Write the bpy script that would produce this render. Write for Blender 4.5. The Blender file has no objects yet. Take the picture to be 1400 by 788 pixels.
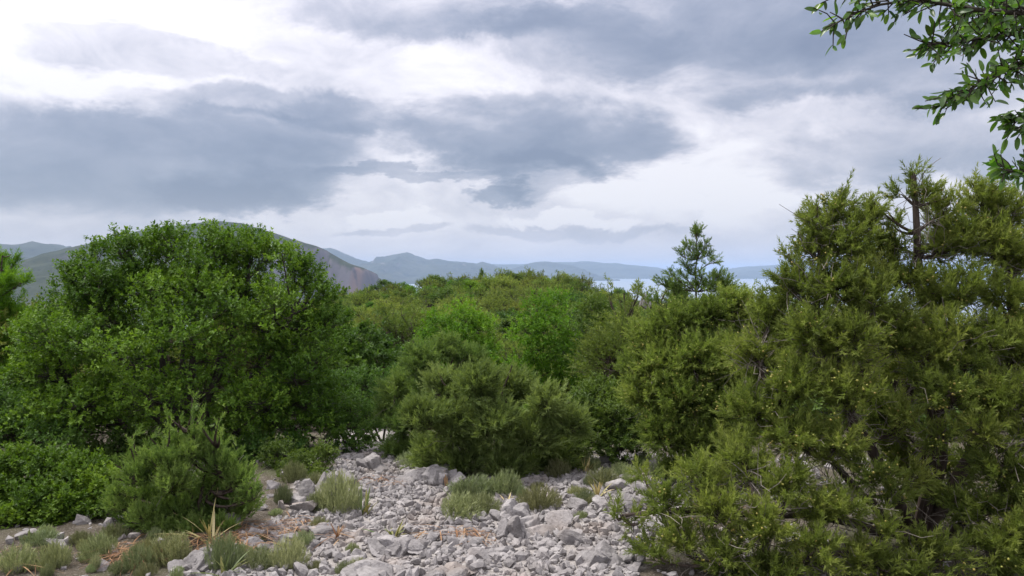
import bpy, bmesh, math
import numpy as np
from mathutils import Vector

R = math.radians
rng = np.random.default_rng(7)
scn = bpy.context.scene
col = scn.collection

# ------------------------------------------------------------------ camera
EYE = 1.65
F = 1058.0                      # focal length in pixels of a 1400 px wide frame
PITCH = R(-1.19)
cam_d = bpy.data.cameras.new('camera')
cam_d.sensor_width = 36.0
cam_d.lens = 36.0 * F / 1400.0
cam_d.clip_start = 0.05
cam_d.clip_end = 200000.0
cam = bpy.data.objects.new('camera', cam_d)
col.objects.link(cam)
cam.location = (0, 0, EYE)
cam.rotation_euler = (R(90) + PITCH, 0, 0)
scn.camera = cam

# ------------------------------------------------------------------ light
SUN_EL, SUN_AZ = 60.0, -62.0          # degrees; azimuth from +Y towards +X
sun_d = bpy.data.lights.new('sun', 'SUN')
sun_d.energy = 1.5
sun_d.angle = R(13)
sun_d.color = (1.0, 0.955, 0.88)
sun = bpy.data.objects.new('sun', sun_d)
col.objects.link(sun)
sv = Vector((math.sin(R(SUN_AZ)) * math.cos(R(SUN_EL)), math.cos(R(SUN_AZ)) * math.cos(R(SUN_EL)), math.sin(R(SUN_EL))))
sun.rotation_euler = sv.to_track_quat('Z', 'Y').to_euler()
sun.location = (-20, 30, 40)

scn.view_settings.view_transform = 'Standard'
scn.view_settings.look = 'None'
scn.view_settings.gamma = 1.0
scn.view_settings.exposure = 1.68
scn.view_settings.use_curve_mapping = False
cy = scn.cycles
cy.max_bounces = 6
cy.diffuse_bounces = 4
cy.glossy_bounces = 2
cy.transmission_bounces = 4
cy.transparent_max_bounces = 4
cy.volume_bounces = 1
cy.caustics_reflective = False
cy.caustics_refractive = False
cy.use_denoising = True
scn.render.filter_size = 1.1
cy.sample_clamp_indirect = 4.0


class NT:
    """small helper that writes node trees"""
    def __init__(self, tree):
        self.t = tree

    def n(self, typ, **kw):
        nd = self.t.nodes.new(typ)
        for k, v in kw.items():
            setattr(nd, k, v)
        return nd

    def put(self, sock, v):
        if isinstance(v, bpy.types.NodeSocket):
            self.t.links.new(v, sock)
        elif v is not None:
            sock.default_value = v

    def m(self, op, a, b=None, c=None, clamp=False):
        nd = self.n('ShaderNodeMath', operation=op, use_clamp=clamp)
        for i, v in enumerate((a, b, c)):
            if v is not None:
                self.put(nd.inputs[i], v)
        return nd.outputs[0]

    def vm(self, op, a, b=None, c=None, scale=None):
        nd = self.n('ShaderNodeVectorMath', operation=op)
        for i, v in enumerate((a, b, c)):
            if v is not None:
                self.put(nd.inputs[i], v)
        if scale is not None:
            self.put(nd.inputs['Scale'], scale)
        return nd.outputs['Value'] if op in ('LENGTH', 'DOT_PRODUCT', 'DISTANCE') else nd.outputs[0]

    def mr(self, v, a, b, c=0.0, d=1.0, smooth=True):
        nd = self.n('ShaderNodeMapRange', interpolation_type='SMOOTHSTEP' if smooth else 'LINEAR')
        for i, x in enumerate((v, a, b, c, d)):
            self.put(nd.inputs[i], x)
        return nd.outputs[0]

    def noise(self, vec, scale, detail=4.0, rough=0.55, dist=0.0, color=False):
        nd = self.n('ShaderNodeTexNoise')
        self.put(nd.inputs['Vector'], vec)
        self.put(nd.inputs['Scale'], scale)
        nd.inputs['Detail'].default_value = detail
        nd.inputs['Roughness'].default_value = rough
        nd.inputs['Distortion'].default_value = dist
        return nd.outputs['Color' if color else 'Fac']

    def mix(self, f, a, b, blend='MIX'):
        nd = self.n('ShaderNodeMix', data_type='RGBA', blend_type=blend)
        self.put(nd.inputs[0], f)
        for s, v in ((nd.inputs[6], a), (nd.inputs[7], b)):
            self.put(s, v if isinstance(v, bpy.types.NodeSocket) else (v[0], v[1], v[2], 1.0))
        return nd.outputs[2]

    def ramp(self, f, stops):
        nd = self.n('ShaderNodeValToRGB')
        e = nd.color_ramp.elements
        while len(e) < len(stops):
            e.new(0.5)
        for el, (p, c) in zip(e, stops):
            el.position = p
            el.color = (c[0], c[1], c[2], 1.0)
        self.put(nd.inputs[0], f)
        return nd.outputs[0]


def azel(px, py):
    """azimuth and elevation (degrees) of a bearing in the photograph"""
    v = ray(px, py)
    return math.degrees(math.atan2(v[0], v[1])), math.degrees(math.asin(v[2] / np.linalg.norm(v)))


def ray(px, py):
    a, b = (px - 700.0) / F, (394.0 - py) / F
    c, s = math.cos(PITCH), math.sin(PITCH)
    return np.array((a, c - b * s, s + b * c))


# ------------------------------------------------------------------ sky
world = bpy.data.worlds.new('World')
scn.world = world
world.use_nodes = True
wt = world.node_tree
wt.nodes.clear()
w = NT(wt)
tc = w.n('ShaderNodeTexCoord')
dirv = w.vm('NORMALIZE', tc.outputs['Generated'])
sep = w.n('ShaderNodeSeparateXYZ')
w.put(sep.inputs[0], dirv)
X, Y, Z = sep.outputs
zc = w.m('MAXIMUM', Z, 0.0)
az = w.m('MULTIPLY', w.m('ARCTAN2', X, Y), 57.29578)
el = w.m('MULTIPLY', w.m('ARCSINE', zc), 57.29578)
cmb = w.n('ShaderNodeCombineXYZ')
w.put(cmb.inputs[0], az)
w.put(cmb.inputs[1], el)
sph = cmb.outputs[0]
# cloud billows: solid noise on the dome, stretched sideways
dome = w.vm('MULTIPLY', dirv, (1.0, 1.0, 2.1))
n_col = w.noise(dome, 5.0, 10.0, 0.66, 0.25, color=True)
warp = w.vm('SUBTRACT', n_col, (0.5, 0.5, 0.5))
warp = w.vm('MULTIPLY', warp, (13.0, 7.0, 0.0))
sphw = w.vm('ADD', sph, warp)
fine = w.noise(w.vm('ADD', dome, (3.1, 1.7, 0.4)), 8.5, 10.0, 0.64, 0.4)
low = w.noise(dome, 2.4, 3.0, 0.5, 0.2)


def blob(px, py, rx, ry, amp, edge=0.66):
    a, e = azel(px, py)
    sx, sy = F / 57.29578 / rx, F / 57.29578 / ry
    v = w.vm('MULTIPLY_ADD', sphw, (sx, sy, 0.0), (-a * sx, -e * sy, 0.0))
    o = w.mr(w.vm('LENGTH', v), 1.14, edge, 0.0, amp)
    if amp > .4 and ry > 25:            # heavy clouds: dark flat base, paler top
        sp = w.n('ShaderNodeSeparateXYZ')
        w.put(sp.inputs[0], v)
        o = w.m('MULTIPLY', o, w.mr(sp.outputs[1], 0.9, -0.55, 0.42, 1.0))
    return o


dark = [
    (1000, 20, 330, 95, .80, .2), (1290, 40, 330, 105, .75, .2), (800, 60, 140, 60, .35), (740, 185, 205, 60, 1.10), (735, 238, 90, 34, .62),
    (150, 215, 330, 66, .85), (330, 258, 140, 27, .60), (300, 190, 260, 36, .30), (470, 160, 120, 34, .55), (350, 140, 150, 28, .35), (690, 266, 52, 15, .62),
    (200, 70, 150, 26, .34), (600, 18, 230, 44, .48), (1290, 210, 230, 50, .65), (1080, 130, 130, 18, .42, .1), (1290, 138, 90, 18, .35, .1),
    (560, 243, 150, 12, .45), (1060, 330, 330, 34, .30, .1), (520, 315, 110, 10, .42), (60, 310, 330, 34, .34, .1), (600, 340, 160, 18, .18, .1), (800, 314, 150, 11, .38), (620, 285, 300, 30, .12, .1),
]
D = None
for b in dark:
    o = blob(*b)
    D = o if D is None else w.m('ADD', D, o)
light = [(520, 299, 75, 12, .40), (800, 295, 100, 13, .42), (600, 130, 90, 60, .12), (960, 240, 250, 45, .22), (110, 40, 220, 80, .24), (560, 205, 80, 30, .2)]
for b in light:
    D = w.m('SUBTRACT', D, blob(*b))
D = w.m('ADD', D, w.m('MULTIPLY', w.m('SUBTRACT', fine, 0.5), 1.15))
D = w.m('ADD', D, w.m('MULTIPLY', w.m('SUBTRACT', low, 0.47), 0.5))
D = w.m('ADD', D, 0.17)
cloud = w.ramp(w.m('DIVIDE', D, 1.45), [(0.0, (0.93, 0.895, 0.92)), (0.15, (0.775, 0.745, 0.795)), (0.345, (0.545, 0.54, 0.61)), (0.56, (0.345, 0.365, 0.448)), (0.78, (0.255, 0.283, 0.368)), (1.0, (0.195, 0.222, 0.305))])
# thin bright cloud towards the hidden sun
sund = w.vm('DOT_PRODUCT', dirv, tuple(sv))
glow = w.mr(sund, 0.55, 1.0, 0.0, 1.0)
cloud = w.vm('SCALE', cloud, scale=w.m('MULTIPLY_ADD', glow, 0.06, 0.328))
# an overcast dome brightens smoothly towards the zenith
cloud = w.vm('SCALE', cloud, scale=w.m('MULTIPLY_ADD', zc, 1.26, 0.786))
# cloud thickens and greys towards the horizon
hz = w.mr(el, 0.0, 6.0, 0.6, 0.0)
cloud = w.mix(hz, cloud, (0.212, 0.204, 0.230))
sky = w.n('ShaderNodeTexSky', sky_type='NISHITA', sun_disc=False)
sky.sun_elevation = R(SUN_EL)
sky.sun_rotation = R(SUN_AZ)
sky.altitude = 250
up = w.n('ShaderNodeCombineXYZ')
w.put(up.inputs[0], X)
w.put(up.inputs[1], Y)
w.put(up.inputs[2], w.m('MAXIMUM', Z, 0.02))
w.put(sky.inputs[0], w.vm('NORMALIZE', up.outputs[0]))
skyc = w.mix(0.93, sky.outputs[0], w.vm('SCALE', cloud, scale=10.0))
bg = w.n('ShaderNodeBackground')
w.put(bg.inputs[0], skyc)
bg.inputs[1].default_value = 0.1
wo = w.n('ShaderNodeOutputWorld')
wt.links.new(bg.outputs[0], wo.inputs[0])
world.cycles.sampling_method = 'MANUAL'
world.cycles.sample_map_resolution = 1024


# ------------------------------------------------------------------ helpers
def new_mat(name):
    m = bpy.data.materials.new(name)
    m.use_nodes = True
    m.node_tree.nodes.clear()
    return m, NT(m.node_tree)


def out(t, sh, disp=None):
    o = t.n('ShaderNodeOutputMaterial')
    t.t.links.new(sh, o.inputs['Surface'])
    return o


def attr(t, name):
    a = t.n('ShaderNodeAttribute', attribute_name=name)
    return a.outputs['Fac']


def principled(t, colr, rough=0.6, spec=0.3, normal=None):
    p = t.n('ShaderNodeBsdfPrincipled')
    t.put(p.inputs['Base Color'], colr if isinstance(colr, bpy.types.NodeSocket) else (*colr, 1.0))
    t.put(p.inputs['Roughness'], rough)
    p.inputs['Specular IOR Level'].default_value = spec
    if normal is not None:
        t.put(p.inputs['Normal'], normal)
    return p.outputs[0]


def leaf_mat(name, stops, trans=0.3, tcol=(1.25, 1.3, 0.6), rough=0.5, spec=0.35, vary=0.35):
    m, t = new_mat(name)
    oi = t.n('ShaderNodeObjectInfo')
    f = attr(t, 'tint')
    c = t.ramp(f, stops)
    hsv = t.n('ShaderNodeHueSaturation')
    t.put(hsv.inputs['Hue'], t.mr(oi.outputs['Random'], 0, 1, 0.5 - 0.035 * vary, 0.5 + 0.035 * vary, False))
    t.put(hsv.inputs['Value'], t.mr(t.m('FRACT', t.m('MULTIPLY', oi.outputs['Random'], 7.3)), 0, 1, 1 - 0.4 * vary, 1 + 0.4 * vary, False))
    t.put(hsv.inputs['Color'], c)
    c = hsv.outputs[0]
    p = principled(t, c, rough, spec)
    tr = t.n('ShaderNodeBsdfTranslucent')
    t.put(tr.inputs[0], t.mix(1.0, c, tcol, 'MULTIPLY'))
    mx = t.n('ShaderNodeMixShader')
    mx.inputs[0].default_value = trans
    t.t.links.new(p, mx.inputs[1])
    t.t.links.new(tr.outputs[0], mx.inputs[2])
    out(t, mx.outputs[0])
    return m


def bark_mat(name, a, b, scale=18):
    m, t = new_mat(name)
    g = t.n('ShaderNodeTexCoord')
    n = t.noise(t.vm('MULTIPLY', g.outputs['Object'], (1, 1, .3)), scale, 5, .65)
    c = t.ramp(n, [(0.3, a), (0.7, b)])
    bp = t.n('ShaderNodeBump')
    bp.inputs['Strength'].default_value = 0.6
    bp.inputs['Distance'].default_value = 0.01
    t.put(bp.inputs['Height'], n)
    out(t, principled(t, c, 0.85, 0.15, bp.outputs[0]))
    return m


M = {}
M['juniper'] = leaf_mat('juniper_foliage', [(0, (.140, .105, .050)), (.12, (.072, .108, .026)), (.5, (.172, .232, .054)), (1, (.330, .375, .100))], .42, (1.1, 1.2, .65), .65, .15, .3)
M['juniper_blue'] = leaf_mat('juniper_green_foliage', [(0, (.050, .095, .028)), (.5, (.116, .190, .052)), (1, (.215, .295, .085))], .40, (1.15, 1.2, .6), .65, .15, .3)
M['juniper_brown'] = leaf_mat('juniper_olive_foliage', [(0, (.060, .094, .022)), (.5, (.134, .182, .042)), (1, (.240, .280, .074))], .40, (1.15, 1.15, .6), .65, .15, .6)
M['juniper_light'] = leaf_mat('light_juniper_foliage', [(0, (.062, .105, .028)), (.5, (.148, .215, .056)), (1, (.270, .340, .100))], .38, (1.15, 1.2, .6), .65, .15, .3)
M['juniper_grey'] = leaf_mat('grey_juniper_foliage', [(0, (.110, .090, .045)), (.12, (.062, .096, .030)), (.5, (.142, .196, .060)), (1, (.245, .305, .112))], .38, (1.15, 1.15, .6), .65, .15, .3)
M['oak'] = leaf_mat('oak_leaves', [(0, (.026, .062, .010)), (.45, (.078, .150, .016)), (.8, (.165, .265, .028)), (1, (.250, .350, .040))], .30, (1.3, 1.35, .5), .55, .22, .3)
M['mastic'] = leaf_mat('mastic_leaves', [(0, (.036, .085, .010)), (.5, (.090, .190, .016)), (1, (.195, .320, .034))], .40, (1.3, 1.35, .5), .55, .22, .5)
M['dark_leaf'] = leaf_mat('dark_shrub_leaves', [(0, (.030, .066, .014)), (.5, (.074, .136, .026)), (1, (.145, .220, .042))], .36, (1.25, 1.3, .6), .55, .22, .5)
M['herb'] = leaf_mat('grey_herb_leaves', [(0, (.12, .145, .07)), (.5, (.225, .255, .125)), (1, (.36, .385, .21))], .2, (1.1, 1.1, .7), .7, .2, .9)
M['straw'] = leaf_mat('straw_leaves', [(0, (.26, .25, .10)), (.5, (.42, .37, .17)), (1, (.55, .47, .27))], .2, (1.1, 1.0, .6), .6, .25, .3)
M['strap'] = leaf_mat('green_strap_leaves', [(0, (.06, .10, .025)), (.6, (.15, .17, .05)), (1, (.33, .27, .10))], .2, (1.1, 1.1, .6), .5, .3, .3)
M['rust'] = leaf_mat('rusty_dry_leaves', [(0, (.13, .070, .036)), (.5, (.22, .120, .060)), (1, (.33, .220, .12))], .1, (1.1, .9, .6), .7, .2, .3)
M['berry'] = leaf_mat('juniper_cones', [(0, (.17, .20, .04)), (.6, (.30, .29, .06)), (1, (.36, .27, .07))], 0.0, (1, 1, 1), .45, .4, .2)
M['big_leaf'] = leaf_mat('overhanging_leaves', [(0, (.030, .072, .018)), (.5, (.058, .130, .024)), (1, (.105, .205, .036))], .36, (1.4, 1.5, .5), .35, .5, 1.0)
M['bark'] = bark_mat('juniper_bark', (.030, .022, .018), (.105, .082, .068))
M['dead'] = bark_mat('dead_twigs', (.10, .085, .07), (.25, .225, .20))
M['oak_bark'] = bark_mat('oak_bark', (.028, .024, .020), (.085, .075, .062))


def rock_mat(name, a, b, c, scale=1.0):
    m, t = new_mat(name)
    g = t.n('ShaderNodeTexCoord')
    geo = t.n('ShaderNodeNewGeometry')
    oi = t.n('ShaderNodeObjectInfo')
    pos = geo.outputs['Position']
    n1 = t.noise(pos, 9 * scale, 6, .65, .4)
    n2 = t.noise(pos, 55 * scale, 5, .7)
    n3 = t.noise(pos, 2.2 * scale, 3, .5)
    cc = t.ramp(n1, [(.28, a), (.5, b), (.74, c)])
    cc = t.mix(t.mr(n2, .48, .68, 0, .6), cc, (a[0] * .62, a[1] * .62, a[2] * .62))
    cc = t.mix(t.mr(n3, .52, .72, 0, .45), cc, (b[0] * 1.08, b[1] * .92, b[2] * .76))
    at = attr(t, 'tint')
    br = t.m('ADD', t.mr(oi.outputs['Random'], 0, 1, .70, 1.02, False), t.mr(at, 0, 1, -.06, .22, False))
    cc = t.vm('SCALE', cc, scale=br)
    bp = t.n('ShaderNodeBump')
    bp.inputs['Strength'].default_value = .75
    bp.inputs['Distance'].default_value = .012 / scale
    t.put(bp.inputs['Height'], t.m('ADD', n1, t.m('MULTIPLY', n2, .5)))
    out(t, principled(t, cc, .9, .2, bp.outputs[0]))
    return m


M['rock'] = rock_mat('limestone', (.195, .180, .180), (.295, .277, .275), (.39, .372, .368))
M['rock_big'] = rock_mat('weathered_limestone', (.185, .172, .174), (.295, .278, .277), (.395, .375, .371), .7)


def link(name, me, mat, parent=None):
    o = bpy.data.objects.new(name, me)
    col.objects.link(o)
    if mat is not None and len(me.materials) == 0:
        for mm in (mat if isinstance(mat, (list, tuple)) else [mat]):
            me.materials.append(mm)
    if parent is not None:
        o.parent = parent
    return o


def mesh_np(name, V, Fc, tint=None, smooth=False, mi=None):
    """mesh from numpy arrays; Fc is (m,3) or (m,4), or a list of such arrays"""
    if not isinstance(Fc, list):
        Fc = [Fc]
    Fc = [f for f in Fc if len(f)]
    me = bpy.data.meshes.new(name)
    me.vertices.add(len(V))
    me.vertices.foreach_set('co', np.ascontiguousarray(V, dtype=np.float32).ravel())
    tot = np.concatenate([np.full(len(f), f.shape[1], dtype=np.int32) for f in Fc])
    li = np.concatenate([f.ravel() for f in Fc]).astype(np.int32)
    me.loops.add(len(li))
    me.loops.foreach_set('vertex_index', li)
    me.polygons.add(len(tot))
    st = np.zeros(len(tot), dtype=np.int32)
    st[1:] = np.cumsum(tot)[:-1]
    me.polygons.foreach_set('loop_start', st)
    me.polygons.foreach_set('loop_total', tot)
    if mi is not None:
        me.polygons.foreach_set('material_index', np.asarray(mi, dtype=np.int32))
    me.polygons.foreach_set('use_smooth', np.full(len(tot), bool(smooth)))
    me.update(calc_edges=True)
    if tint is not None:
        a = me.attributes.new('tint', 'FLOAT', 'FACE')
        a.data.foreach_set('value', np.ascontiguousarray(tint, dtype=np.float32))
    return me


def tag(o, label=None, cat=None, group=None, kind=None):
    for k, v in (('label', label), ('category', cat), ('group', group), ('kind', kind)):
        if v:
            o[k] = v
    return o


def empty(name, loc, label, cat, group=None):
    o = bpy.data.objects.new(name, None)
    col.objects.link(o)
    o.location = loc
    o.empty_display_size = 0.2
    return tag(o, label, cat, group)


def unit(v):
    return v / np.maximum(np.linalg.norm(v, axis=-1, keepdims=True), 1e-9)


# ------------------------------------------------------------------ lattice noise in numpy
def _hash(ix, iy, seed):
    h = (ix * 374761393 + iy * 668265263 + seed * 1442695041) & 0xffffffff
    h = ((h ^ (h >> 13)) * 1274126177) & 0xffffffff
    return ((h ^ (h >> 16)) & 0xffff) / 65535.0


def vnoise(x, y, seed=0):
    ix, iy = np.floor(x).astype(np.int64), np.floor(y).astype(np.int64)
    fx, fy = x - ix, y - iy
    fx, fy = fx * fx * (3 - 2 * fx), fy * fy * (3 - 2 * fy)
    a, b = _hash(ix, iy, seed), _hash(ix + 1, iy, seed)
    c, d = _hash(ix, iy + 1, seed), _hash(ix + 1, iy + 1, seed)
    return (a + (b - a) * fx) * (1 - fy) + (c + (d - c) * fx) * fy


def fbm(x, y, octv=5, seed=0, ridge=False, gain=0.5):
    s, a, tot = 0.0, 1.0, 0.0
    for i in range(octv):
        v = vnoise(x * 2 ** i + 17.3 * i, y * 2 ** i - 9.1 * i, seed + i)
        if ridge:
            v = 1 - np.abs(2 * v - 1)
        s = s + a * v
        tot += a
        a *= gain
    return s / tot


def sstep(a, b, x):
    t = np.clip((x - a) / (b - a), 0, 1)
    return t * t * (3 - 2 * t)


# ------------------------------------------------------------------ terrain
KY = np.array([-400, -60, 0, 4, 7, 10, 15, 22, 35, 50, 65, 85, 105, 118, 140, 200, 400, 1200, 4000.])
KZ = np.array([-30, -1.0, 0, -.02, -.22, -.60, -1.35, -2.4, -3.8, -4.3, -3.8, -2.5, -1.35, -1.15, -2.8, -14, -60, -280, -330.])


def gz(x, y):
    x, y = np.asarray(x, float), np.asarray(y, float)
    z = (np.interp(y - 1.5, KY, KZ) + np.interp(y, KY, KZ) + np.interp(y + 1.5, KY, KZ)) / 3
    h = sstep(35, 95, y)
    xx = np.abs(x + 2.0)
    z = z - h * np.where(xx < 40, np.where(x > 0, .0080, .0060) * xx ** 2, np.where(x > 0, 12.8, 9.6) + (xx - 40) * .4) - sstep(60, 400, np.abs(x)) * 70 - sstep(300, 2000, np.abs(x)) * 250
    z = z + sstep(6, 30, y) * (fbm(x * .11, y * .11, 3, 5) - .5) * 1.6
    near = 1 - sstep(14, 30, np.hypot(x, y))
    z = z + near * ((fbm(x * .9, y * .9, 4, 11) - .5) * .16 + (fbm(x * 4.5, y * 4.5, 3, 23) - .5) * .05)
    return z


HT = 1.5 * 1.006 ** np.arange(420)


def hit(px, py):
    """point of the ground on a given bearing"""
    v = ray(px, py)
    P = np.array((0, 0, EYE)) + v * HT[:, None]
    k = int(np.argmax(P[:, 2] < gz(P[:, 0], P[:, 1])))
    return P[k]


def at(px, py, d):
    v = ray(px, py)
    return np.array((0, 0, EYE)) + v * (d / v[1])


def pix(P):
    """bearing of points, as photograph pixels"""
    P = np.atleast_2d(P) - np.array((0, 0, EYE))
    c, s = math.cos(PITCH), math.sin(PITCH)
    f = P[:, 1] * c + P[:, 2] * s
    u = -P[:, 1] * s + P[:, 2] * c
    return 700 + F * P[:, 0] / f, 394 - F * u / f


def inpoly(x, y, poly):
    c = np.zeros(len(x), bool)
    n = len(poly)
    for i in range(n):
        x1, y1 = poly[i]
        x2, y2 = poly[(i + 1) % n]
        k = ((y1 > y) != (y2 > y)) & (x < (x2 - x1) * (y - y1) / ((y2 - y1) or 1e-9) + x1)
        c ^= k
    return c


# the rubble path, as an outline on the ground
RUB = [hit(*p)[:2] for p in ((215, 840), (235, 790), (350, 720), (425, 655), (455, 632), (450, 600), (475, 585), (540, 588), (535, 640), (600, 622),
                             (690, 645), (880, 622), (975, 640), (960, 680), (905, 730), (880, 790), (880, 840))]
RUB = [(-1.6, 2.2)] + [tuple(p) for p in RUB] + [(.9, 2.2)]


def grid_axis(a, b, near_lo, near_hi, step, grow=1.09):
    v = list(np.arange(near_lo, near_hi, step))
    s, p = step, near_hi
    while p < b:
        v.append(p)
        s *= grow
        p += s
    v.append(b)
    s, p = step, near_lo
    lo = []
    while p > a:
        s *= grow
        p -= s
        lo.append(max(p, a))
    return np.array(lo[::-1] + v)


gx = grid_axis(-3000, 3000, -3.4, 2.6, .075, 1.09)
gy = grid_axis(-400, 4000, 2.4, 8.2, .075, 1.08)
GX, GY = np.meshgrid(gx, gy)
GZ = gz(GX, GY)
nx, ny = len(gx), len(gy)
idx = np.arange(nx * ny).reshape(ny, nx)
q = np.stack([idx[:-1, :-1], idx[:-1, 1:], idx[1:, 1:], idx[1:, :-1]], -1).reshape(-1, 4)
me = mesh_np('ground', np.stack([GX, GY, GZ], -1).reshape(-1, 3), q, smooth=True)
gxx, gyy = GX.ravel(), GY.ravel()
wob = (fbm(gxx * 2.2, gyy * 2.2, 4, 31) - .5) * .5
grav = inpoly(gxx + wob, gyy + wob * .7, RUB).astype(np.float32)
a = me.attributes.new('gravel', 'FLOAT', 'POINT')
a.data.foreach_set('value', grav)
m, t = new_mat('stony_soil')
geo = t.n('ShaderNodeNewGeometry')
pos = geo.outputs['Position']
n1 = t.noise(pos, 6, 6, .65)
n2 = t.noise(pos, 70, 5, .7)
n3 = t.noise(pos, .9, 4, .6)
soil = t.ramp(n1, [(.3, (.050, .042, .032)), (.55, (.095, .080, .062)), (.75, (.16, .14, .115))])
soil = t.mix(t.mr(n3, .45, .65), soil, (.075, .080, .040))
stone = t.ramp(n2, [(.25, (.16, .145, .13)), (.5, (.34, .315, .30)), (.75, (.46, .44, .43))])
soil = t.mix(t.mr(n2, .52, .66, 0, .7), soil, (.30, .275, .255))
cc = t.mix(attr(t, 'gravel'), soil, stone)
bp = t.n('ShaderNodeBump')
bp.inputs['Strength'].default_value = .9
bp.inputs['Distance'].default_value = .02
t.put(bp.inputs['Height'], t.m('ADD', n1, n2))
out(t, principled(t, cc, .95, .1, bp.outputs[0]))
tag(link('ground', me, m), kind='structure')

# ------------------------------------------------------------------ sea
SEA = -120.0
me = mesh_np('sea', np.array([(-45000, -2000, SEA), (45000, -2000, SEA), (45000, 45000, SEA), (-45000, 45000, SEA)]), np.array([[0, 1, 2, 3]]))
m, t = new_mat('sea_water')
geo = t.n('ShaderNodeNewGeometry')
n1 = t.noise(t.vm('MULTIPLY', geo.outputs['Position'], (.004, .004, 0)), 1.0, 6, .6)
bp = t.n('ShaderNodeBump')
bp.inputs['Strength'].default_value = .25
bp.inputs['Distance'].default_value = 30
t.put(bp.inputs['Height'], n1)
p = t.n('ShaderNodeBsdfPrincipled')
p.inputs['Base Color'].default_value = (.20, .25, .31, 1)
p.inputs['Roughness'].default_value = .3
p.inputs['IOR'].default_value = 1.33
t.put(p.inputs['Normal'], bp.outputs[0])
out(t, p.outputs[0])
tag(link('sea', me, m), kind='structure')


# ------------------------------------------------------------------ mountains
def mountain_mat(name, scrub, scrub2, rock, rock2, lo, hi, sc, ochre=None):
    m, t = new_mat(name)
    geo = t.n('ShaderNodeNewGeometry')
    pos = geo.outputs['Position']
    s = t.n('ShaderNodeSeparateXYZ')
    t.put(s.inputs[0], geo.outputs['Normal'])
    n1 = t.noise(pos, sc, 7, .68)
    n2 = t.noise(t.vm('MULTIPLY', pos, (1, 1, .22)), sc * 2.2, 6, .65)
    n3 = t.noise(pos, sc * 9, 4, .7)
    g = t.mix(t.mr(n1, .35, .62), scrub, scrub2)
    g = t.mix(t.mr(n3, .55, .66), g, (scrub[0] * .55, scrub[1] * .6, scrub[2] * .6))
    r = t.mix(t.mr(n2, .30, .72), rock, rock2)
    if ochre:
        o_dir, o_at, o_w, o_col = ochre
        dd = t.m('ABSOLUTE', t.m('SUBTRACT', t.vm('DOT_PRODUCT', pos, o_dir), o_at))
        r = t.mix(t.m('MULTIPLY', t.mr(dd, o_w, 0.0), t.mr(n2, .36, .52)), r, o_col)
    f = t.mr(t.m('ADD', s.outputs[2], t.m('MULTIPLY', t.m('SUBTRACT', n1, .5), .9)), hi, lo)
    f = t.m('MAXIMUM', f, t.mr(t.noise(pos, sc * 3.3, 5, .7), .62, .72, 0, .7))
    out(t, principled(t, t.mix(f, g, r), .95, .1))
    return m


def mountain(name, prof, dist, width_front, width_back, amp, seed, mat, nxs=260, nys=150, front_pow=1.3, rot=0.0, cliff=None):
    """a range whose crest follows a height profile; it falls to the sea in front and behind"""
    prof = np.array(prof, float)
    P = np.array([at(px, py, dist) for px, py in prof])
    xs = np.linspace(P[0, 0], P[-1, 0], nxs)
    crest = np.interp(xs, P[:, 0], P[:, 2])
    vs = np.concatenate([np.linspace(-1, 0, int(nys * .72), endpoint=False), np.linspace(0, 1, int(nys * .28))])
    XX, VV = np.meshgrid(xs, vs)
    CC = np.broadcast_to(crest, XX.shape) - SEA + 40
    YY = np.where(VV < 0, VV * width_front, VV * width_back)
    fr = 1 - np.abs(VV)
    cs = np.where(VV < 0, fr ** front_pow, fr ** 1.1)
    if cliff is not None:
        k = sstep(cliff[0], cliff[1], XX)          # the steep end of the mountain
        cs2 = np.where(VV < 0, .42 * sstep(0, .8, fr) + .58 * sstep(.86, .955, fr + (fbm(XX / 55, VV * 0, 4, 77) - .5) * .10), cs)
        cs = cs * (1 - k) + cs2 * k
    rid = fbm(XX / (width_front * .28), YY / (width_front * .28), 6, seed, True, .55) - .62
    rid2 = fbm(XX / (width_front * .05), YY / (width_front * .05), 4, seed + 50, False, .6) - .5
    env = np.clip(np.abs(VV) * 5, 0.16, 1) * np.clip(fr * 6, 0, 1)
    H = SEA - 40 + CC * cs + amp * (rid * env + .10 * rid2)
    Yw = dist + YY + rot * XX
    V = np.stack([XX * (1 + 0 * Yw), Yw, H], -1).reshape(-1, 3)
    ii = np.arange(XX.size).reshape(XX.shape)
    q = np.stack([ii[:-1, :-1], ii[:-1, 1:], ii[1:, 1:], ii[1:, :-1]], -1).reshape(-1, 4)
    o = link(name, mesh_np(name, V, q, smooth=True), mat)
    return tag(o, kind='structure')


D1 = 3000.0
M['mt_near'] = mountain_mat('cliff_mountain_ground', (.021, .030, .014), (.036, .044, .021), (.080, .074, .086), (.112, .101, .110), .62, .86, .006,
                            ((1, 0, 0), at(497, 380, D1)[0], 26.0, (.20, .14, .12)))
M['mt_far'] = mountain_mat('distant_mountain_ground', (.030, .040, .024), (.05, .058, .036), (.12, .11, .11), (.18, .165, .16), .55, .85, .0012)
cx = at(385, 380, D1)[0], at(440, 380, D1)[0]
mountain('cliff_mountain', [(-420, 470), (-150, 425), (0, 374), (30, 364), (70, 351), (110, 338), (200, 313), (255, 307), (290, 302), (330, 306), (370, 316), (400, 326), (425, 334),
                            (445, 341), (462, 352), (478, 361), (497, 367), (505, 371), (510, 386), (514, 410), (522, 436), (560, 456)],
         D1, 1500, 1200, 95, 3, M['mt_near'], 270, 130, 1.15, 0.0, cx)
mountain('mountain_ridge', [(-520, 372), (-300, 350), (-120, 338), (0, 333), (18, 337), (45, 333), (70, 335), (110, 341), (170, 350), (260, 366), (330, 395)], 6500, 2600, 2000, 330, 9, M['mt_far'], 150, 90, 1.3)
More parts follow.
